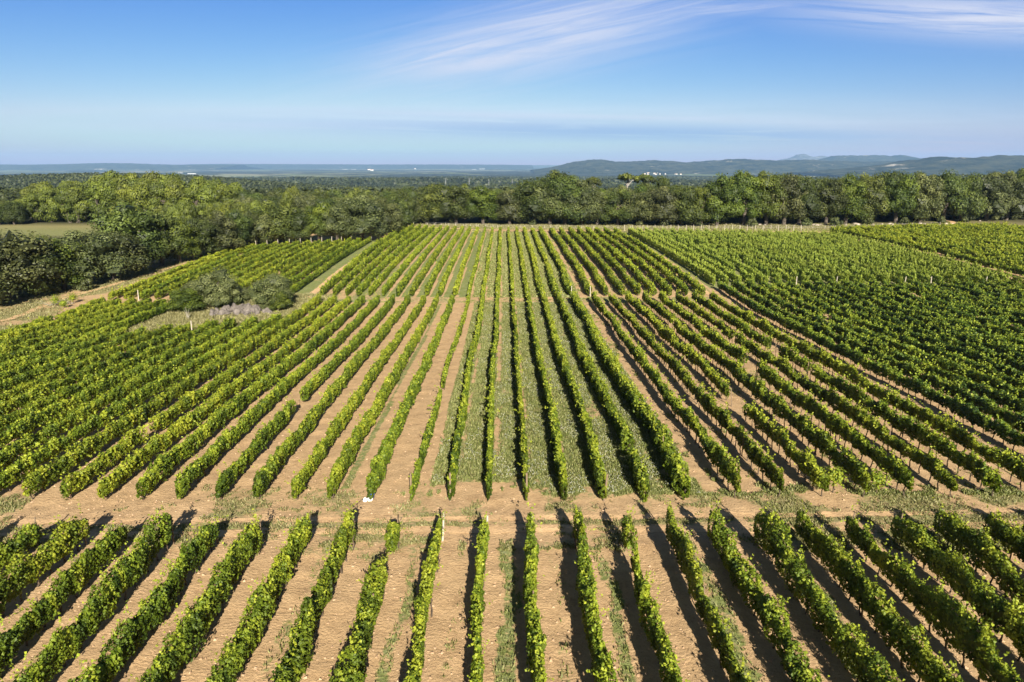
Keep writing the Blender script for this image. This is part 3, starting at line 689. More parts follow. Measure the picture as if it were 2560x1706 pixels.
# ------------------------------------------------------------------ trees
def ico(sub=1):
    import bmesh
    bm = bmesh.new(); bmesh.ops.create_icosphere(bm, subdivisions=sub, radius=1.0)
    V = np.array([v.co[:] for v in bm.verts]); F_ = np.array([[v.index for v in f.verts] for f in bm.faces]); bm.free()
    return V, np.concatenate([F_, F_[:, 2:3]], 1)[:, :3]
ICV, ICF = ico(1)
def make_tree(kind, seed, H=10.0, Rr=4.0, cards=1800, leaf=0.4, mat=None, bark=None, zlow=0.15, lumps=34, lumpr=0.30):
    """returns (trunk mesh, crown mesh) for a tree of height H and crown radius Rr"""
    rg = np.random.RandomState(seed); acc = Acc()
    c0 = H*(zlow+1)/2; hz = H*(1-zlow)/2
    # lump centres through the crown
    dirs = unit(rg.normal(size=(lumps, 3))); rad = (0.45+0.5*rg.rand(lumps)**0.6)
    if kind == 'pine':
        zz = rg.rand(lumps)**0.8; wz = np.where(zz < 0.35, 0.75+0.7*zz, 1.0-0.85*((zz-0.35)/0.65)**1.6); a = rg.rand(lumps)*2*pi; rr = Rr*wz*np.sqrt(rg.rand(lumps))*0.9
        LC = np.stack([rr*np.cos(a), rr*np.sin(a), H*(zlow+0.05)+(H*(1-zlow)-H*0.1)*zz], -1)
    elif kind == 'umbrella':
        a = rg.rand(lumps)*2*pi; rr = Rr*np.sqrt(rg.rand(lumps))
        LC = np.stack([rr*np.cos(a), rr*np.sin(a), H*0.84+H*0.10*np.sqrt(np.clip(1-(rr/Rr)**2, 0, 1))-0.02*H*rg.rand(lumps)], -1)
    else:
        LC = dirs*rad[:, None]*np.array([Rr, Rr, hz])*0.84; LC[:, 2] += c0
        nk = lumps//3; ka = rg.rand(nk)*2*pi; kr = Rr*(0.45+0.45*rg.rand(nk)); LC[:nk] = np.stack([kr*np.cos(ka), kr*np.sin(ka), H*(0.23+0.20*rg.rand(nk))], -1)
        LC[:, 2] += 0.12*H*(rg.rand(lumps)-0.5)
    lr = Rr*lumpr*(0.65+0.8*rg.rand(lumps))
    per = max(6, cards//lumps); tone = rg.rand(lumps)
    for i in range(lumps):
        d = unit(rg.normal(size=(per, 3))*np.array([1, 1, 0.9])+np.array([0, 0, 0.25])); r = lr[i]*(0.72+0.45*rg.rand(per))
        sq = np.array([1, 1, 0.9]) if kind not in ('pine',) else np.array([0.95, 0.95, 1.15])
        P = LC[i]+d*r[:, None]*sq
        N = d+rg.normal(size=(per, 3))*0.26
        if kind == 'pine':
            v, f = leaves(rg, P, N*np.array([1, 1, 0.4]), leaf*(0.7+0.7*rg.rand(per))*1.25, 0.45, 0.1, updir=np.array([0, 0, 1.0]))
        else:
            v, f = leaves(rg, P, N, leaf*(0.65+0.7*rg.rand(per)))
        acc.add(v, f, np.clip(0.08+0.62*tone[i]+0.16*rg.rand(per)+0.14*d[:, 2], 0, 1))  # lump tops lighter, undersides darker: light and shade painted into leaf tone
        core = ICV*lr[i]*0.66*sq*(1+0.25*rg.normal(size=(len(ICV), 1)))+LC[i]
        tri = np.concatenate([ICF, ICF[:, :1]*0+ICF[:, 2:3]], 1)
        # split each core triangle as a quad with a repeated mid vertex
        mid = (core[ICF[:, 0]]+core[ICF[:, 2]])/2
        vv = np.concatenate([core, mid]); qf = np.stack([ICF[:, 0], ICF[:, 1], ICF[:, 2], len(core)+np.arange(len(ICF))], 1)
        acc.add(vv, qf, 0.12)  # dark core colour paints shade into the gaps between leaves
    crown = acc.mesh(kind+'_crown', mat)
    ta = Acc(); lean = rg.normal(size=2)*0.05*H; tr = 0.028*H+0.06
    if kind == 'umbrella': tr *= 0.8
    top = np.array([lean[0], lean[1], H*(0.62 if kind != 'umbrella' else 0.80)])
    p0 = np.array([0, 0, -0.4]); p1 = np.array([lean[0]*0.2, lean[1]*0.2, H*0.22])
    v, f = tube([p0, p1, p1*0.4+top*0.6+rg.normal(size=3)*0.03*H*np.array([1, 1, 0]), top], [tr*1.25, tr, tr*0.7, tr*0.35], 8); ta.add(v, f, 0)
    for k in range(7 if kind != 'umbrella' else 11):
        t_ = (0.28+0.6*rg.rand()) if kind != 'umbrella' else 0.72+0.25*rg.rand()
        b = p1*(1-t_)+top*t_; e = LC[rg.randint(lumps)]
        m_ = (b+e)/2+np.array([0, 0, 0.05*H])
        v, f = tube([b, m_, e], [tr*0.5, tr*0.32, tr*0.12], 5); ta.add(v, f, 0)
    trunk = ta.mesh(kind+'_trunk', bark or M_BARK)
    return trunk, crown
VAR = {}
def variants(kind, shape, n, mat, s0, **kw):
    VAR[kind] = [make_tree(shape, s0+i, mat=mat, **kw) for i in range(n)]
variants('oak', 'oak', 5, M_OAK, 10, H=10, Rr=4.3, cards=9500, leaf=0.25, lumps=40, lumpr=0.34)
variants('bright_oak', 'oak', 4, M_OAKB, 20, H=10, Rr=3.8, cards=9000, leaf=0.25, lumps=38, lumpr=0.34)
variants('holm_oak', 'oak', 4, M_HOLM, 30, H=10, Rr=4.4, cards=9500, leaf=0.24, lumps=46, lumpr=0.31)
variants('pine', 'pine', 5, M_PINE, 40, H=10, Rr=2.7, cards=5000, leaf=0.26, lumps=34, lumpr=0.34, zlow=0.06)
variants('umbrella_pine', 'umbrella', 2, M_OAK, 50, H=10, Rr=2.6, cards=1300, leaf=0.30, lumps=20, lumpr=0.24, bark=M_BARKP)
variants('olive_tree', 'oak', 2, M_OLIVE, 60, H=10, Rr=5.4, cards=12000, leaf=0.24, lumps=48, lumpr=0.28, zlow=0.02)
variants('shrub', 'oak', 3, M_HOLM, 70, H=10, Rr=6.5, cards=1400, leaf=0.9, lumps=22, lumpr=0.34, zlow=-0.05)
variants('pollard', 'oak', 2, M_OAKB, 80, H=10, Rr=3.4, cards=2400, leaf=0.42, lumps=26, lumpr=0.3, zlow=0.3)
tree_rg = np.random.RandomState(5)
def plant(kind, x, y, h, label, group, wid=1.0, z=None, name=None):
    if z is None: z = float(TZ(x, y))
    tr, cr = VAR[kind][tree_rg.randint(len(VAR[kind]))]
    s = h/10.0
    cat = {'oak': 'oak tree', 'bright_oak': 'oak tree', 'holm_oak': 'holm oak', 'pine': 'pine tree', 'umbrella_pine': 'pine tree', 'olive_tree': 'olive tree', 'shrub': 'shrub', 'pollard': 'tree'}[kind]
    nm = name or {'bright_oak': 'oak', 'oak': 'oak', 'pine': 'pine_tree', 'pollard': 'small_tree'}.get(kind, kind)
    root = thing(nm, label, cat, (x, y, z), group, rz=float(tree_rg.rand()*6.28), sc=(s*wid, s*wid, s))
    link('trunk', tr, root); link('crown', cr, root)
    return root
def front(px, base, top, kind, lab, group, wid=1.0, dd=0.0):
    x, y = W(px, base); d = (y*cos(PITCH)+HC*sin(PITCH))
    if dd: x, y = x*(d+dd)/d, y*(d+dd)/d; d += dd
    zt = HC-d*(sin(PITCH)+(top-853)/FPX*cos(PITCH)); g = float(TZ(x, y))
    return plant(kind, x, y, max(2.0, (zt-g)*1.0), lab, group, wid)
# left front wood edge (px, base, top, kind, width)
LF = [(-60, 760, 575, 'holm_oak', 1.1), (22, 745, 566, 'holm_oak', 1.1), (95, 728, 585, 'oak', 1.0), (160, 716, 590, 'bright_oak', 1.0), (222, 704, 572, 'holm_oak', 1.1), (285, 690, 566, 'holm_oak', 1.1),
      (345, 668, 512, 'oak', 1.0), (405, 655, 530, 'oak', 0.95), (450, 648, 548, 'bright_oak', 0.9), (500, 636, 545, 'oak', 1.0), (545, 627, 525, 'holm_oak', 1.0),
      (590, 618, 530, 'oak', 0.9), (640, 608, 520, 'holm_oak', 0.9), (690, 603, 498, 'oak', 0.9), (740, 600, 515, 'oak', 0.9), (800, 597, 506, 'bright_oak', 0.95), (845, 597, 505, 'holm_oak', 0.9),
      (905, 594, 486, 'holm_oak', 1.15), (960, 578, 492, 'holm_oak', 1.0)]
for i, (px, b, t, k, wd) in enumerate(LF):
    front(px, b+9, t, k, '%s tree on the left wood edge, %s counting from the left' % ({'oak': 'dark green', 'bright_oak': 'fresh green', 'holm_oak': 'grey-green'}[k], ordinal(i)), 'trees on the left wood edge', wd*1.22)
# right front belt
tops = [(985, 478), (1060, 466), (1130, 462), (1200, 468), (1300, 462), (1350, 446), (1395, 432), (1445, 448), (1500, 470), (1560, 462), (1620, 455), (1700, 460), (1760, 462), (1800, 440), (1850, 428),
        (1900, 430), (1960, 432), (2020, 446), (2080, 445), (2140, 440), (2200, 432), (2260, 436), (2320, 430), (2400, 444), (2460, 432), (2520, 430), (2600, 436)]
tx_ = [a for a, b in tops]; tt_ = [b for a, b in tops]
bx_ = [985, 1300, 1750, 2050, 2300, 2450, 2600]; bb_ = [560, 562, 566, 562, 558, 553, 549]
px = 990; i = 0; rt = np.random.RandomState(11)
while px < 2620:
    k = ['oak', 'oak', 'bright_oak', 'holm_oak', 'oak', 'holm_oak', 'bright_oak'][rt.randint(7)]
    if 1740 < px < 2160 and rt.rand() < 0.55: k = 'bright_oak'
    t = np.interp(px, tx_, tt_); b = np.interp(px, bx_, bb_)
    front(px, b, t-4+(26*rt.rand()**1.3 if px < 1740 else 22*rt.rand()**1.3), k, '%s tree fronting the wood behind the headland, %s from its left end' % ({'oak': 'dark green', 'bright_oak': 'fresh green', 'holm_oak': 'grey-green'}[k], ordinal(i)),
          'trees along the far headland', 0.95 if px > 1740 else 1.15)
    px += 36+34*rt.rand(); i += 1
# deeper belts of the right wood
SHARE = {}
def deep(name_, n, pxr, ddr, topf, kinds, labels, wid=1.0, seed_=1):
    rr = np.random.RandomState(seed_)
    for q in range(n):
        px_ = pxr[0]+(pxr[1]-pxr[0])*(q+rr.rand())/n; dd = ddr[0]+(ddr[1]-ddr[0])*rr.rand()
        k = kinds[rr.randint(len(kinds))]
        front(px_, np.interp(px_, bx_, bb_), topf(px_)-3+18*rr.rand(), k, labels[k], 'deep crowns of the far wood, '+k.replace('_', ' '), wid, dd)
lbR = {'oak': 'dark green oak deep in the wood behind the far headland, only its crown top showing', 'bright_oak': 'fresh green oak deep in the wood behind the far headland, only its top showing',
       'holm_oak': 'grey-green holm oak deep in the wood behind the far headland, only its top showing', 'pine': 'yellow-green pine rising behind the oaks of the far headland'}
deep('crowns in the second belt of the far wood', 30, (990, 2620), (9, 14), lambda p: np.interp(p, tx_, tt_)+2, ['oak', 'holm_oak', 'bright_oak', 'oak'], lbR, 0.9, 2)
deep('crowns in the third belt of the far wood', 30, (990, 2640), (20, 30), lambda p: np.interp(p, tx_, tt_)-1, ['oak', 'holm_oak', 'pine', 'oak', 'bright_oak'], lbR, 0.9, 3)
deep('crowns in the last belt of the far wood', 26, (1700, 2660), (38, 60), lambda p: np.interp(p, tx_, tt_)-1, ['oak', 'holm_oak', 'pine', 'oak'], lbR, 1.0, 4)
front(1396, 562, 422, 'oak', 'tallest dark oak with a high rounded crown above the wood at mid frame', 'tall single crowns', 1.0, 6)
front(1478, 560, 443, 'umbrella_pine', 'umbrella pine with pale bare limbs rising above the wood right of the tallest oak', 'tall single crowns', 0.75, 22)
front(1562, 560, 432, 'umbrella_pine', 'broad flat-topped pine above the wood, second right of the pale-limbed pine', 'tall single crowns', 0.9, 26)
front(1605, 560, 436, 'umbrella_pine', 'flat-topped pine with pale trunk, third right of the tallest oak', 'tall single crowns', 0.9, 30)
front(1648, 560, 440, 'oak', 'rounded dark crown above the wood left of the high right-hand oaks', 'tall single crowns', 0.6, 24)
# woods behind the left edge: pines with the light on them, then mixed crowns
lbP = {'pine': 'sunlit yellow-green pine in the thick of the tall pine grove behind the meadow'}
rr = np.random.RandomState(21)
ptx = [-40, 20, 60, 110, 180, 240, 290, 345, 400, 450, 500, 555, 600, 640]; ptt = [500, 490, 474, 452, 450, 440, 433, 437, 432, 438, 446, 439, 455, 478]
for q in range(46):
    row = q//16; px_ = 45+(605-45)*((q % 16)+rr.rand())/16; dd = 246+row*17+6*rr.rand()
    X_, Y_, _ = WD(px_, 520, dd); g = float(TZ(X_, Y_)); topy = np.interp(px_, ptx, ptt)+(2-row)*9+7*rr.rand()
    zt = HC-dd*(sin(PITCH)+(topy-853)/FPX*cos(PITCH)); plant('pine', X_, Y_, zt-g, lbP['pine'], 'pines of the sunlit grove', 1.55)
for q in range(8):
    px_ = -70+115*(q+rr.rand())/8; X_, Y_, _ = WD(px_, 520, 236+8*rr.rand()); g = float(TZ(X_, Y_)); zt = HC-240*(sin(PITCH)+(498+12*rr.rand()-853)/FPX*cos(PITCH))
    plant('oak', X_, Y_, zt-g, 'dark oak at the left edge beside the sunlit pine grove', 'oaks left of the pine grove', 1.0)
for q in range(16):
    px_ = 395+(660-395)*(q+rr.rand())/16; dd = 186+26*rr.rand(); X_, Y_, _ = WD(px_, 540, dd); g = float(TZ(X_, Y_))
    zt = HC-dd*(sin(PITCH)+(505+14*rr.rand()-853)/FPX*cos(PITCH)); plant('pine', X_, Y_, zt-g, 'short pale yellow-green pine just behind the big dark oaks on the left', 'short pines behind the left edge', 1.3)
mtx = [600, 650, 700, 760, 820, 880, 940, 1000]; mtt = [476, 482, 470, 466, 476, 470, 472, 466]
for q in range(54):
    row = q//18; px_ = 600+(1010-600)*((q % 18)+rr.rand())/18; dd = 214+row*18+8*rr.rand(); k = ['holm_oak', 'oak', 'holm_oak', 'pine', 'oak'][rr.randint(5)]
    X_, Y_, _ = WD(px_, 520, dd); g = float(TZ(X_, Y_)); topy = np.interp(px_, mtx, mtt)+(2-row)*7+8*rr.rand()
    zt = HC-dd*(sin(PITCH)+(topy-853)/FPX*cos(PITCH)); plant(k, X_, Y_, max(4, zt-g), {'holm_oak': 'grey-green holm oak in the mixed wood between the pine grove and mid frame', 'oak': 'dark oak in the mixed wood between the pine grove and mid frame',
        'pine': 'yellow-green pine in the mixed wood between the pine grove and mid frame'}[k], 'mixed wood left of mid frame, '+k.replace('_', ' '), 0.9)
# undergrowth along the wood edges
for q, (px_, b, t) in enumerate([(210, 727, 690), (130, 735, 700), (480, 640, 612), (640, 610, 580), (700, 606, 570), (760, 602, 575), (860, 601, 570), (1010, 560, 540), (1130, 560, 543), (1330, 563, 545), (1440, 562, 538),
                                 (1600, 565, 546), (1660, 566, 545), (1745, 567, 548), (1880, 567, 545), (2015, 566, 545), (2090, 566, 540), (2170, 563, 542), (2260, 561, 543), (2350, 560, 540), (2420, 556, 532), (2490, 552, 535), (2540, 550, 530)]):
    front(px_, b, t, 'shrub', 'low leafy shrub at the foot of the wood edge, %s from the left' % ordinal(q), 'shrubs along the wood edge', 0.9)
# olives on the stone island
def at(kind, px_, base, top, lab, wid, name=None):
    x, y = W(px_, base); d = y*cos(PITCH)+HC*sin(PITCH); zt = HC-d*(sin(PITCH)+(top-853)/FPX*cos(PITCH))
    return plant(kind, x, y, zt-float(TZ(x, y)), lab, 'trees round the stone heap', wid, name=name)
at('olive_tree', 542, 770, 670, 'big grey-green olive tree at the left of the stone heap', 1.15)
at('olive_tree', 503, 760, 694, 'grey-green olive half hidden behind the big olive on its left side', 1.3)
at('olive_tree', 600, 755, 714, 'low shaded olive behind the stone heap', 1.5)
at('bright_oak', 466, 782, 718, 'round green bush-like tree left of the big olive', 1.7)
at('olive_tree', 682, 774, 678, 'grey-green olive at the right of the stone heap', 1.1)
at('bright_oak', 702, 779, 720, 'small green tree at the foot of the right olive', 1.2)
at('olive_tree', 668, 778, 742, 'low pale olive shoots at the right end of the stone heap', 1.1)

# withered reddish branch in the left holm oak, and small details
def blob_mesh(name, s, mat, rad, seed_, k=3):
    rg = np.random.RandomState(seed_); acc = Acc(); n = 90
    c = rg.normal(size=(n, 3))*rad*0.5; v, f = leaves(rg, c, c+rg.normal(size=(n, 3)), s*(0.6+0.8*rg.rand(n))); acc.add(v, f, rg.rand(n)); return acc.mesh(name, mat)
# stones
def stone_mesh(seed_, mat):
    import bmesh
    rg = np.random.RandomState(seed_); bm = bmesh.new(); bmesh.ops.create_icosphere(bm, subdivisions=2, radius=0.5)
    for v in bm.verts:
        n_ = float(fbm(v.co.x*2+seed_, v.co.y*2+v.co.z*2, 1.3, 2)); v.co *= 0.65+0.75*n_
        for ax in range(3): v.co[ax] = round(v.co[ax]/0.16)*0.16*0.5+v.co[ax]*0.5
        v.co.z *= 0.7
    me = bpy.data.meshes.new('stone'); bm.to_mesh(me); bm.free(); me.materials.append(mat); return me
ST = [stone_mesh(i, M_STONE) for i in range(5)]; SG = [stone_mesh(10+i, M_STONEG) for i in range(5)]
rr = np.random.RandomState(31)
# stone heap: one thing, its stones are its surface
import bmesh
cx, cy = W(606, 784); hz0 = float(TZ(cx, cy))
heap = thing('stone_heap', 'long heap of pale grey and pinkish field stones between the olives', 'stone heap', (cx, cy, hz0-0.1))
def heap_h(hx, hy): return 1.15*np.exp(-(hx/3.4)**2-(hy/1.6)**2)*(0.75+0.5*fbm(hx, hy, 0.6, 2))
gxx, gyy = np.meshgrid(np.linspace(-8, 8, 60), np.linspace(-4.2, 4.2, 34)); hv = np.stack([gxx, gyy, heap_h(gxx, gyy)-0.28+0.16*(fbm(gxx, gyy, 2.4, 3)-0.5)], -1).reshape(-1, 3); hi = np.arange(60*34).reshape(34, 60)
link('rubble_mound', mesh_np('rubble_mound', hv, np.stack([hi[:-1, :-1], hi[:-1, 1:], hi[1:, 1:], hi[1:, :-1]], -1).reshape(-1, 4), M_STONEG), heap)
for q in range(98):
    hx = float(np.clip(rr.normal()*0.42, -1.0, 1.0))*4.4; hy = rr.normal()*0.9; s_ = 0.45+0.75*rr.rand()**1.5
    o = link('stone', SG[q % 5], heap, (hx, hy, float(heap_h(hx, hy))+0.05)); o.rotation_euler = tuple(rr.rand(3)*6); o.scale = (s_*1.3, s_*1.1, s_*0.85)
# boulders along the wood edge
bl = [(1305, 558, 1.2), (1372, 559, 1.0), (1335, 561, 0.7), (1600, 562, 1.5), (1622, 562, 0.9), (1705, 563, 0.8), (1728, 562, 1.6), (1738, 564, 0.9), (1790, 562, 1.0), (1900, 563, 1.4), (1912, 564, 0.9), (1940, 561, 0.8), (1962, 563, 1.1), (1990, 561, 0.9),
      (2002, 564, 0.8), (2035, 564, 1.4), (2043, 565, 1.6), (2052, 563, 1.0), (2115, 563, 0.9), (2138, 562, 2.0), (2144, 563, 1.5), (2160, 562, 1.2), (2225, 561, 1.3), (2232, 562, 1.0), (2245, 559, 1.0), (2262, 560, 0.8), (2300, 560, 1.2), (2312, 561, 0.9),
      (2365, 561, 1.2), (2380, 560, 0.8), (1118, 556, 1.6), (1060, 556, 0.7), (2182, 562, 0.9), (2205, 561, 0.8), (1815, 562, 0.9), (1860, 563, 0.8), (1550, 562, 0.7), (2450, 553, 0.8), (1210, 559, 0.6)]
bl.sort()
for q, (px_, py_, s_) in enumerate(bl):
    x, y = W(px_, py_); s_ = s_*0.8
    o = link('boulder', ST[q % 5], None, (x, y, float(TZ(x, y))+0.1*s_)); o.scale = (s_*1.4, s_*1.1, s_); o.rotation_euler = (0, 0, rr.rand()*6)
    tag(o, 'pale limestone boulder at the foot of the wood edge, %s counting from the left' % ordinal(q), 'boulder', 'boulders along the wood edge')
# far headland fence
fr_ = thing('wire_fence', 'low wire fence with thin pale posts along the far headland grass', 'fence', (0, 226, 0))
fp = [(-30, 241), (0, 226.5), (40, 225), (103, 226.0), (125, 233), (150, 240)]
fpa = np.array(fp); sl = np.concatenate([[0], np.cumsum(np.hypot(*np.diff(fpa, axis=0).T))]); pm = post_mesh('fence_post', 1.15, 0.05, M_POST)
ss_ = np.arange(0, sl[-1], 4.0); fx_ = np.interp(ss_, sl, fpa[:, 0]); fy_ = np.interp(ss_, sl, fpa[:, 1]); fz_ = TZ(fx_, fy_)
for a, b, c in zip(fx_, fy_, fz_): link('fence_post', pm, fr_, (a, b-226, c))
for hh in (0.5, 1.0):
    v, f = tube(np.stack([fx_, fy_-226, fz_+hh], -1), [0.018]*len(fx_), 4); link('fence_wire', mesh_np('fence_wire', v, f, M_STEEL), fr_)
# bucket and sacks at a row end
x, y = W(928, 1248); z = float(GZ(x, y))
def lathe(prof, mat, name, k=16):
    v = np.array([[r*cos(2*pi*j/k), r*sin(2*pi*j/k), zz] for r, zz in prof for j in range(k)]); n = len(prof)
    f = np.array([[i*k+j, i*k+(j+1) % k, (i+1)*k+(j+1) % k, (i+1)*k+j] for i in range(n-1) for j in range(k)]); return mesh_np(name, v, f, mat, None, True)
bk = thing('bucket', 'small blue plastic bucket on bare soil at the end of a dense vine row', 'bucket', (x+0.02, y+0.12, z))
link('bucket_body', lathe([(0.001, 0.01), (0.14, 0.0), (0.19, 0.34), (0.20, 0.36), (0.17, 0.34), (0.13, 0.03), (0.001, 0.03)], M_BLUE, 'bucket_body'), bk)
v, f = tube([(0.19*cos(a), 0.03*sin(a)-0.02, 0.34+0.12*sin(a)) for a in np.linspace(0, pi, 9)], [0.008]*9, 5); link('handle', mesh_np('handle', v, f, M_STEEL), bk)
def sack(lx, ly, s, lab):
    import bmesh
    bm = bmesh.new(); bmesh.ops.create_icosphere(bm, subdivisions=3, radius=0.16*s)
    for v_ in bm.verts:
        n_ = float(fbm(v_.co.x*9+lx*7, v_.co.y*9+v_.co.z*7, 1.0, 3)); v_.co *= 0.75+0.5*n_; v_.co.z = max(v_.co.z, -0.09*s)*1.1
        if v_.co.z > 0.1*s: v_.co.x *= 0.6; v_.co.y *= 0.6
    me = bpy.data.meshes.new('sack'); bm.to_mesh(me); bm.free(); me.materials.append(M_WHITE)
    for p_ in me.polygons: p_.use_smooth = True
    tag(link('sack', me, None, (x+lx, y+ly, z+0.09*s)), lab, 'sack', 'white sacks at the row end')
sack(-0.02, -0.22, 1.1, 'small white sack on the soil right under the blue bucket'); sack(-0.32, -0.30, 1.0, 'small white sack a little left of the blue bucket')
# white board by the track mouth
x, y = W(2507, 549); z = float(TZ(x, y)); bd = thing('white_board', 'small white board on two legs where the track enters the right wood', 'board', (x, y, z), rz=0.1)
v, f = boxq(-0.62, 0.62, -0.04, 0.04, 0.45, 1.05); link('panel', mesh_np('panel', v, f, M_WHITE), bd)
for s_ in (-0.45, 0.45):
    v, f = boxq(s_-0.04, s_+0.04, 0.045, 0.11, -0.2, 1.0); link('leg', mesh_np('leg', v, f, M_POST), bd)
# leafless sapling and cut brush
x, y = W(470, 800); z = float(TZ(x, y)); sp = thing('dead_sapling', 'leafless pale forked sapling in the rough grass before the green bush', 'sapling', (x, y, z))
acc = Acc()
for e in [(-0.4, 0, 1.5), (0.3, 0.1, 1.7), (0.05, -0.1, 1.3), (0.5, 0, 1.1), (-0.25, 0.2, 1.9)]:
    v, f = tube([(e[0]*0.1, 0, -0.1), (e[0]*0.4, e[1]*0.4, e[2]*0.5), e], [0.06, 0.045, 0.015], 5); acc.add(v, f, 0)
link('branches', acc.mesh('branches', M_DRY), sp)
x, y = W(150, 762); z = float(TZ(x, y)); bp = thing('brush_pile', 'heap of pale cut branches on the grass at the left wood edge', 'brush pile', (x, y, z))
for q in range(40):
    a = np.array([rr.normal()*1.5, rr.normal()*0.6, 0.05]); b = a+np.array([rr.normal()*0.9, rr.normal()*0.6, 0.2+0.5*rr.rand()])
    v, f = tube([a, (a+b)/2+rr.normal(size=3)*0.08, b], [0.045, 0.03, 0.012], 4); link('branch', mesh_np('branch', v, f, M_DRY), bp)
x, y = W(481, 838); z = float(TZ(x, y)); o = link('stake', POST[('pale', 1)], None, (x, y, z)); tag(o, 'pale wooden stake alone at the vine row tops below the stone heap', 'stake')

# ------------------------------------------------------------------ weeds and grass tufts
def tufts(name, n, sampler, hgt, wdt, mat, seed_, vlo=0.0, vhi=1.0, up=True):
    rg = np.random.RandomState(seed_); X_, Y_ = sampler(rg, n); n = len(X_)
    z = GZ(X_, Y_); h = hgt*(0.5+rg.rand(n)); a = rg.rand(n)*2*pi; w_ = wdt*(0.6+0.8*rg.rand(n)); lx = rg.normal(size=n)*0.35*h; ly = rg.normal(size=n)*0.35*h
    b0 = np.stack([X_-np.cos(a)*w_, Y_-np.sin(a)*w_, z-0.02], -1); b1 = np.stack([X_+np.cos(a)*w_, Y_+np.sin(a)*w_, z-0.02], -1)
    t1 = np.stack([X_+np.cos(a)*w_*0.5+lx, Y_+np.sin(a)*w_*0.5+ly, z+h], -1); t0 = np.stack([X_-np.cos(a)*w_*0.7+lx, Y_-np.sin(a)*w_*0.7+ly, z+h*0.75], -1)
    V = np.stack([b0, b1, t1, t0], 1).reshape(-1, 3)
    return V, np.arange(4*n).reshape(-1, 4), np.clip(vlo+(vhi-vlo)*rg.rand(n)**1.3, 0, 1)
def by_mask(x0, x1, y0, y1, thr=0.5, pw=1.6):
    def f(rg, n):
        Y_ = y0+(y1-y0)*rg.rand(n)**pw; X_ = x0+(x1-x0)*rg.rand(n)
        g, d, wd, tr = masks(X_, Y_); cl = fbm(X_, Y_, 1.7, 3, 9.0)
        k = (g+(cl-0.5)*0.9 > thr) & (np.abs(X_) < 0.80*(Y_+8)+2); return X_[k], Y_[k]
    return f
acc = Acc()
v, f, a = tufts('g', 150000, by_mask(-7, 14, 40, 112), 0.16, 0.035, M_GRASS, 3); acc.add(v, f, a)
v, f, a = tufts('g', 45000, by_mask(-34, 40, 33.5, 44), 0.11, 0.028, M_GRASS, 4); acc.add(v, f, a)
v, f, a = tufts('g', 60000, by_mask(-22, 26, 17, 34, 0.45), 0.12, 0.03, M_GRASS, 5); acc.add(v, f, a)
v, f, a = tufts('g', 70000, by_mask(10, 37, 40, 110), 0.16, 0.04, M_GRASS, 8); acc.add(v, f, a)
v, f, a = tufts('g', 50000, by_mask(-7, 14, 112, 216, pw=1.0), 0.18, 0.09, M_GRASS, 7, 0.2, 1.0); acc.add(v, f, a)
tag(link('grass', acc.mesh('grass', M_GRASS)), 'rough grass and weeds growing between the vine rows and on the headlands', 'grass', kind='stuff')
def flowers(rg, n):
    Y_ = 40+75*rg.rand(n)**1.4; X_ = -5.5+18*rg.rand(n); g, d, wd, tr = masks(X_, Y_); cl = fbm(X_, Y_*0.5, 0.8, 3, 12.0)
    k = (g > 0.6) & (cl > 0.52-0.012*X_); return X_[k], Y_[k]
rg = np.random.RandomState(77); X_, Y_ = flowers(rg, 26000); n = len(X_)
P = np.stack([X_, Y_, GZ(X_, Y_)+0.10+0.14*rg.rand(n)], -1); v, f = leaves(rg, P, rg.normal(size=(n, 3))*0.4+np.array([0, -0.4, 1.0]), 0.035+0.03*rg.rand(n))
acc = Acc(); acc.add(v, f, rg.rand(n))
tag(link('wild_flowers', acc.mesh('wild_flowers', M_FLOWER)), 'small whitish wild flowers scattered in the grass strips', 'flowers', kind='stuff')
acc = Acc()
v, f, a = tufts('g', 60000, by_mask(-56, -30, 84, 116, pw=1.0), 0.30, 0.06, M_DRYG, 6, 0.0, 1.0); acc.add(v, f, a)
v, f, a = tufts('g', 60000, by_mask(-34, 40, 33.5, 43), 0.13, 0.03, M_DRYG, 14); acc.add(v, f, a)
v, f, a = tufts('g', 20000, by_mask(-7, 14, 40, 112), 0.14, 0.03, M_DRYG, 13); acc.add(v, f, a)
v, f, a = tufts('g', 50000, by_mask(-45, 130, 216, 246, pw=1.0), 0.25, 0.10, M_DRYG, 16); acc.add(v, f, a)
v, f, a = tufts('g', 40000, by_mask(-90, -60, 84, 190, pw=1.0), 0.22, 0.06, M_DRYG, 15); acc.add(v, f, a)
tag(link('dry_grass', acc.mesh('dry_grass', M_DRYG)), 'straw-coloured dry grass on the headlands and round the stone heap', 'dry grass', kind='stuff')
# clods and pebbles on the bare soil
rg = np.random.RandomState(88); n = 9000; Y_ = 17+45*rg.rand(n)**1.7; X_ = (rg.rand(n)-0.5)*1.6*(Y_+6); g, d, wd, tr = masks(X_, Y_); k = g < 0.4; X_, Y_ = X_[k], Y_[k]; n = len(X_)
s_ = 0.025+0.05*rg.rand(n)**3; base = np.array([[-1, -1, 0], [1, -1, 0], [1, 1, 0], [-1, 1, 0], [-.6, -.5, .8], [.6, -.6, .7], [.5, .6, .8], [-.5, .5, .6]])
fc = np.array([[0, 1, 5, 4], [1, 2, 6, 5], [2, 3, 7, 6], [3, 0, 4, 7], [4, 5, 6, 7]])
V = base[None]*s_[:, None, None]*(1+0.3*rg.normal(size=(n, 8, 3))); V = V+np.stack([X_, Y_, GZ(X_, Y_)-0.005], -1)[:, None]
Fq = (fc[None]+(np.arange(n)*8)[:, None, None]).reshape(-1, 4)
M_CLOD = plain_mat('clod_soil', (0.36, 0.22, 0.12), (0.60, 0.42, 0.27), 2.0, 0.95)
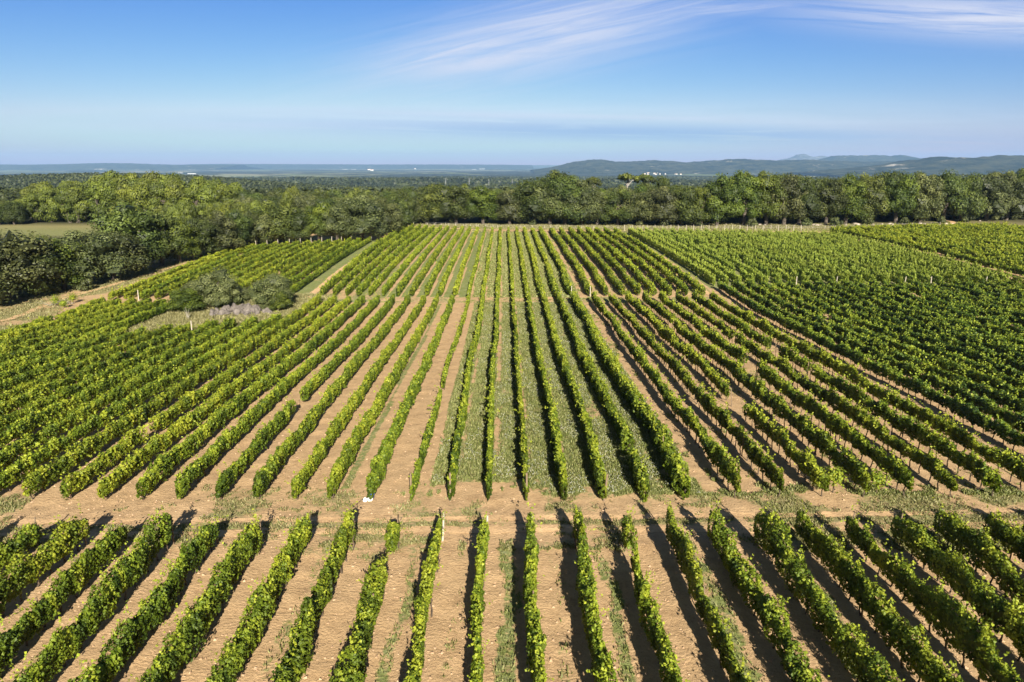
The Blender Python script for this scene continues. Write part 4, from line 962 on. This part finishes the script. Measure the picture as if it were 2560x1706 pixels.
tag(link('soil_clods', mesh_np('soil_clods', V.reshape(-1, 3), Fq, M_CLOD)), 'loose clods and pebbles on the bare soil', 'clods', kind='stuff')

# ------------------------------------------------------------------ woodland stretching over the plain (nobody could count it)
rg = np.random.RandomState(99); acc = Acc()
def wedge(n, r0, r1, pw=1.0):
    r = np.sqrt(r0**2+(r1**2-r0**2)*rg.rand(n)**pw); a = (rg.rand(n)*2-1)*radians(43); return r*np.sin(a), r*np.cos(a)
def forest(n, r0, r1, cards, leaf, H, R, keep=0.0, dim=1.0):
    X_, Y_ = wedge(n, r0, r1); k = np.ones(n, bool)
    k &= ~((Y_ < 300) & (np.abs(X_) < 150)); dens = fbm(X_, Y_, 1/260.0, 3, 21.0)
    k &= dens > keep; k &= ~in_poly(X_, Y_, [(-200, 180), (-100, 180), (-100, 245), (-200, 245)]); k &= Y_ > 262
    X_, Y_ = X_[k], Y_[k]; n = len(X_); h = H*(0.7+0.6*rg.rand(n)); z = TZ(X_, Y_)
    big = fbm(X_, Y_, 1/150.0, 2, 5.0); tone = np.clip(0.5+(rg.rand(n)-0.5)*0.6+(big-0.5)*1.6, 0, 1)
    d = unit(rg.normal(size=(n*cards, 3))+np.array([0, 0, 0.6])); d[:, 2] = np.abs(d[:, 2])*1.0-0.25*(rg.rand(n*cards) < 0.3)
    Rn = np.repeat(R*(0.7+0.6*rg.rand(n)), cards)[:, None]; hh = np.repeat(h, cards)
    P = np.repeat(np.stack([X_, Y_, z+h*0.45], -1), cards, 0)+d*np.concatenate([Rn, Rn, (hh*0.5)[:, None]], 1)*(0.85+0.3*rg.rand(n*cards))[:, None]
    N = d+rg.normal(size=(n*cards, 3))*0.22
    v, f = leaves(rg, P, N, leaf*(0.7+0.6*rg.rand(n*cards)), 0.9, 0.1); acc.add(v, f, np.clip((np.repeat(tone, cards)*0.82+0.15*rg.rand(n*cards))*dim, 0, 1))
forest(7000, 262, 720, 44, 1.35, 8.5, 3.6, 0.22, 0.85)
forest(24000, 700, 1800, 14, 3.0, 8.5, 4.6, 0.30, 0.62)
forest(30000, 1800, 5200, 5, 9.0, 9.0, 9.0, 0.38, 0.40)
tag(link('woodland', acc.mesh('woodland', M_WOODS)), 'far wood of oaks and pines reaching over the plain to the hills', 'woodland', kind='stuff')

# ------------------------------------------------------------------ hills
def hill_mat(name, a, b, rock=(0.45, 0.40, 0.33), rk=0.60, sc=1.0):
    m, t = new_mat(name); tc = t.add('ShaderNodeTexCoord').outputs['Object']
    n1 = t.noise(tc, 0.006*sc, 8, 0.7); n2 = t.noise(tc, 0.0020*sc, 6, 0.65)
    c = t.mix(t.rng(n1, 0.42, 0.60), C(*a), C(*b)); c = t.mix(t.m('MULTIPLY', t.rng(n2, rk, rk+0.06), t.rng(n1, 0.5, 0.6)), c, C(*rock))
    p = t.add('ShaderNodeBsdfPrincipled'); t.l.new(c, p.inputs['Base Color']); p.inputs['Roughness'].default_value = 1.0; p.inputs['Specular IOR Level'].default_value = 0.0
    o = t.add('ShaderNodeOutputMaterial'); t.l.new(p.outputs[0], o.inputs[0]); return m
M_HILL = hill_mat('hill_scrub', (0.008, 0.014, 0.006), (0.060, 0.062, 0.032))
M_ROCKY = hill_mat('mountain_rock', (0.07, 0.068, 0.065), (0.16, 0.15, 0.14), rk=0.6)
def ridge(name, dist, prof, depth, mat, seed_, rough=0.22, foot=-95, n=420, m=26):
    """prof: list of (px, py of the crest); a solid ridge at that distance"""
    px_ = np.array([a for a, b in prof], float); py_ = np.array([b for a, b in prof], float)
    q = np.linspace(px_[0], px_[-1], n); yq = np.interp(q, px_, py_)
    el = np.tan(-PITCH-np.arctan((yq-853)/FPX)); Xc = (q-1280)/FPX*dist/(cos(PITCH)-(yq-853)/FPX*sin(PITCH)); crest = HC+dist*el*(1/np.cos(0))
    crest = crest + (fbm(q, q*0+seed_, 0.035, 4, seed_)-0.5)*dist*(0.0032 if px_[0] > 1000 else 0.0)*np.clip((crest-HC+60)/60, 0, 1)
    V = []
    for j in range(m):
        s_ = j/(m-1)*2-1                 # -1 front foot .. 0 crest .. 1 back foot
        Yj = dist+s_*depth; X_ = Xc*(Yj/dist) if False else Xc
        prof_ = (1-abs(s_)**1.35)
        rid = fbm(X_/dist*60, np.full(n, s_*3.0), 1.0, 5, seed_)-0.5
        zz = foot+(crest-foot)*np.clip(prof_+rid*rough*4*(1-prof_)*prof_*2, 0, 1)
        if j == m//2: zz = crest
        V.append(np.stack([X_, np.full(n, Yj)+rid*depth*0.3*(abs(s_) > 0.02), zz+(fbm(X_/dist*400, np.full(n, 1.0*j), 1.0, 3, seed_)-0.5)*abs(crest-foot)*0.09], -1))
    V = np.stack(V, 0); jj = np.arange(m*n).reshape(m, n)
    F_ = np.stack([jj[:-1, :-1], jj[:-1, 1:], jj[1:, 1:], jj[1:, :-1]], -1).reshape(-1, 4)
    return tag(link(name, mesh_np(name, V.reshape(-1, 3), F_, mat, None, False)), kind='structure')
ridge('hills', 9500, [(1330, 425), (1380, 418), (1400, 413), (1430, 407), (1470, 401), (1500, 400), (1540, 404), (1600, 403), (1660, 401), (1700, 405), (1725, 407), (1780, 402), (1840, 398), (1900, 401), (1960, 402), (2010, 400), (2070, 402), (2200, 404), (2300, 405), (2450, 406), (2640, 405), (2760, 408)], 1700, M_HILL, 3)
ridge('hills', 12500, [(2000, 408), (2060, 400), (2085, 391), (2140, 389), (2200, 389), (2222, 391), (2250, 388), (2275, 395), (2310, 397), (2360, 396), (2460, 400), (2560, 396), (2700, 394)], 1700, M_HILL, 9)
ridge('hills', 6500, [(2020, 432), (2100, 424), (2200, 414), (2290, 400), (2310, 397), (2345, 392), (2370, 396), (2400, 394), (2440, 398), (2470, 391), (2500, 390), (2560, 390), (2640, 386), (2760, 392)], 1300, M_HILL, 5)
ridge('mountain', 17500, [(1935, 404), (1965, 398), (1980, 396), (1988, 388), (1998, 386), (2008, 385), (2018, 389), (2034, 394), (2040, 393), (2052, 389), (2062, 390), (2080, 394), (2110, 402)], 1500, M_ROCKY, 6, rough=0.2)
ridge('hills', 15000, [(-160, 411), (60, 412), (150, 411), (215, 409), (260, 408), (330, 409), (380, 411), (430, 412), (520, 412.5), (600, 413)], 1600, M_HILL, 7)
ridge('hills', 19000, [(420, 413), (480, 411), (560, 410), (640, 410.5), (800, 411), (900, 411.5), (1100, 411.5), (1250, 412), (1330, 413)], 1800, M_HILL, 8)

# ------------------------------------------------------------------ far buildings and pylons
def house_meshes(w_, d_, h_, name):
    v, f = boxq(-w_/2, w_/2, -d_/2, d_/2, -3, h_); a = mesh_np(name+'_wall', v, f, M_WALL)
    r = h_+d_*0.28; V = np.array([[-w_/2-.3, -d_/2-.4, h_-.1], [w_/2+.3, -d_/2-.4, h_-.1], [w_/2+.3, 0, r], [-w_/2-.3, 0, r], [-w_/2-.3, d_/2+.4, h_-.1], [w_/2+.3, d_/2+.4, h_-.1]])
    F_ = np.array([[0, 1, 2, 3], [3, 2, 5, 4], [0, 3, 4, 4], [1, 5, 2, 2]])[:2]; b = mesh_np(name+'_roof', V, F_, M_ROOF); return a, b
HS = [house_meshes(14, 9, 6, 'house'), house_meshes(22, 10, 7, 'farmhouse')]
v, f = boxq(-30, 30, -10, 10, -3, 8); SHW = mesh_np('shed_wall', v, f, M_SHED)
v, f = boxq(-31, 31, -11, 11, 8.05, 9.2); SHR = mesh_np('shed_roof', v, f, M_SHED)
def ground_pt(px_, py_, dmax=20000):
    """where the line of sight of a far pixel meets the plain"""
    for d in np.concatenate([np.arange(300, 6000, 10.0), np.arange(6000, dmax, 40.0)]):
        X_, Y_, z_ = WD(px_, py_, d)
        if z_ <= float(TZ(X_, Y_))+1: return X_, Y_, float(TZ(X_, Y_))
    return X_, Y_, float(TZ(X_, Y_))
vill = [(1612, 436, 0), (1620, 434, 1), (1628, 433, 0), (1636, 435, 1), (1644, 434, 0), (1650, 436, 0), (1663, 436, 0), (1690, 437, 1), (1620, 437, 0), (1640, 437, 0), (1702, 437, 0)]
for q, (px_, py_, k) in enumerate(vill):
    x, y, z = ground_pt(px_, py_); r = thing('house', 'tiny pale house in the small village on the plain right of mid frame', 'house', (x, y, z), 'houses of the far village', rz=0.3*q, sc=1.3)
    link('wall', HS[k][0], r); link('roof', HS[k][1], r)
scat = [(923, 426, 1, 2.6, 'tall pale farmhouse far out on the plain left of mid frame'), (930, 427, 1, 2.2, 'second pale farmhouse right beside the tall one far on the plain'),
        (1038, 423, 0, 2.5, 'tiny white house alone far on the plain behind the pylons'), (1347, 434, 0, 1.6, 'small white house just left of the tallest oak crown'), (2455, 413, 0, 1.0, 'white house by the pale field on the right hillside'),
        (8, 417, 1, 3.0, 'pale building at the left edge of the far plain'), (1882, 428, 0, 2, 'pale house among the fields before the right hills'), (700, 419, 0, 3, 'tiny white house on the blue plain above the pine grove')]
for px_, py_, k, s_, lab in scat:
    x, y, z = ground_pt(px_, py_); r = thing('house', lab, 'house', (x, y, z), None, 0.2, s_)
    link('wall', HS[k][0], r); link('roof', HS[k][1], r)
for q, (px_, py_, s_, lab) in enumerate([(480, 435, 2.2, 'long pale greenhouse shed behind the pine grove'), (450, 433, 1.6, 'pale shed left of the long greenhouse shed behind the pine grove'), (862, 424, 2.6, 'long white shed on the far plain left of mid frame'),
        (884, 424, 2.2, 'white shed beside the long white one on the far plain'), (1205, 423, 3.0, 'wide white shed on the far plain near mid frame'), (1185, 424, 2.0, 'white shed left of the wide one near mid frame'),
        (960, 415, 5, 'long pale building close to the horizon left of mid frame'), (540, 414, 4.5, 'long pale building close to the horizon above the pine grove')]):
    x, y, z = ground_pt(px_, py_, 30000); r = thing('shed', lab, 'shed', (x, y, z), 'pale sheds on the plain', 0.05*q, (s_*0.7, s_*0.4, s_*0.30))
    link('wall', SHW, r); link('roof', SHR, r)
def pylon_meshes():
    acc = Acc(); H_ = 26.0
    for a, b in [(-1, -1), (1, -1), (1, 1), (-1, 1)]:
        v, f = tube([(a*1.9, b*1.9, -2), (a*0.7, b*0.7, H_*0.62), (a*0.35, b*0.35, H_)], [0.28, 0.22, 0.16], 4); acc.add(v, f, 0)
    for i in range(7):
        z0 = i*H_/7.5; z1 = (i+1)*H_/7.5; r0 = 1.9-1.2*min(1, z0/(H_*0.62)); r1 = 1.9-1.2*min(1, z1/(H_*0.62))
        for a in (-1, 1):
            for p_, q_ in [((a*r0, -r0, z0), (a*r1, r1, z1)), ((-r0, a*r0, z0), (r1, a*r1, z1)), ((r0, a*r0, z0), (-r1, a*r1, z1))]:
                v, f = tube([p_, q_], [0.12, 0.12], 4); acc.add(v, f, 0)
    m1 = acc.mesh('pylon_tower', M_STEEL); acc = Acc()
    for zz, l in [(H_*0.98, 4.0), (H_*0.84, 5.5), (H_*0.70, 4.5)]:
        v, f = tube([(-l, 0, zz), (0, 0, zz+0.5), (l, 0, zz)], [0.14, 0.3, 0.14], 4); acc.add(v, f, 0)
    return m1, acc.mesh('pylon_arm', M_STEEL)
PY = pylon_meshes()
for q, (px_, py_, d, s_, lab) in enumerate([(1114, 447, 1700, 0.85, 'grey lattice pylon leftmost of the four above the mid woods'), (1173, 446, 1750, 0.95, 'grey pylon second from the left above the mid woods'),
        (1222, 449, 1800, 0.95, 'grey pylon third from the left, faint above the mid woods'), (1281, 448, 1850, 1.0, 'grey pylon rightmost of the four above the mid woods'),
        (1882, 396, 6000, 1.6, 'faint pylon leftmost on the hillside before the mountains'), (1985, 396, 6500, 1.9, 'faint pylon on the slope left of the twin rocky peaks'), (2025, 400, 6500, 1.6, 'faint pylon under the twin rocky peaks'),
        (2147, 396, 5200, 2.0, 'tall faint pylon right of the twin rocky peaks')]):
    X_, Y_, z_ = WD(px_, py_, d); g = float(TZ(X_, Y_)) if d < 2000 else z_-14; s_ = (z_-g)/26.0
    r = thing('pylon', lab, 'pylon', (X_, Y_, g), 'power pylons on the plain', 0.5, (min(s_, 1.0)*0.5, min(s_, 1.0)*0.5, s_))
    link('tower', PY[0], r); link('crossarms', PY[1], r)

# ------------------------------------------------------------------ haze
m, t = new_mat('haze_air'); pv = t.add('ShaderNodeVolumePrincipled')
pv.inputs['Color'].default_value = (0.35, 0.60, 0.95, 1); pv.inputs['Density'].default_value = 4.4e-5; pv.inputs['Anisotropy'].default_value = 0.0
o = t.add('ShaderNodeOutputMaterial'); t.l.new(pv.outputs[0], o.inputs['Volume'])
v, f = boxq(-22000, 22000, -3500, 21500, -160, 320)
tag(link('haze', mesh_np('haze', v, f, m)), 'thin blue haze over the far plain', 'haze', kind='stuff')

scene.render.engine = 'CYCLES'
scene.cycles.max_bounces = 6; scene.cycles.transparent_max_bounces = 6; scene.cycles.volume_bounces = 0
scene.cycles.use_denoising = True
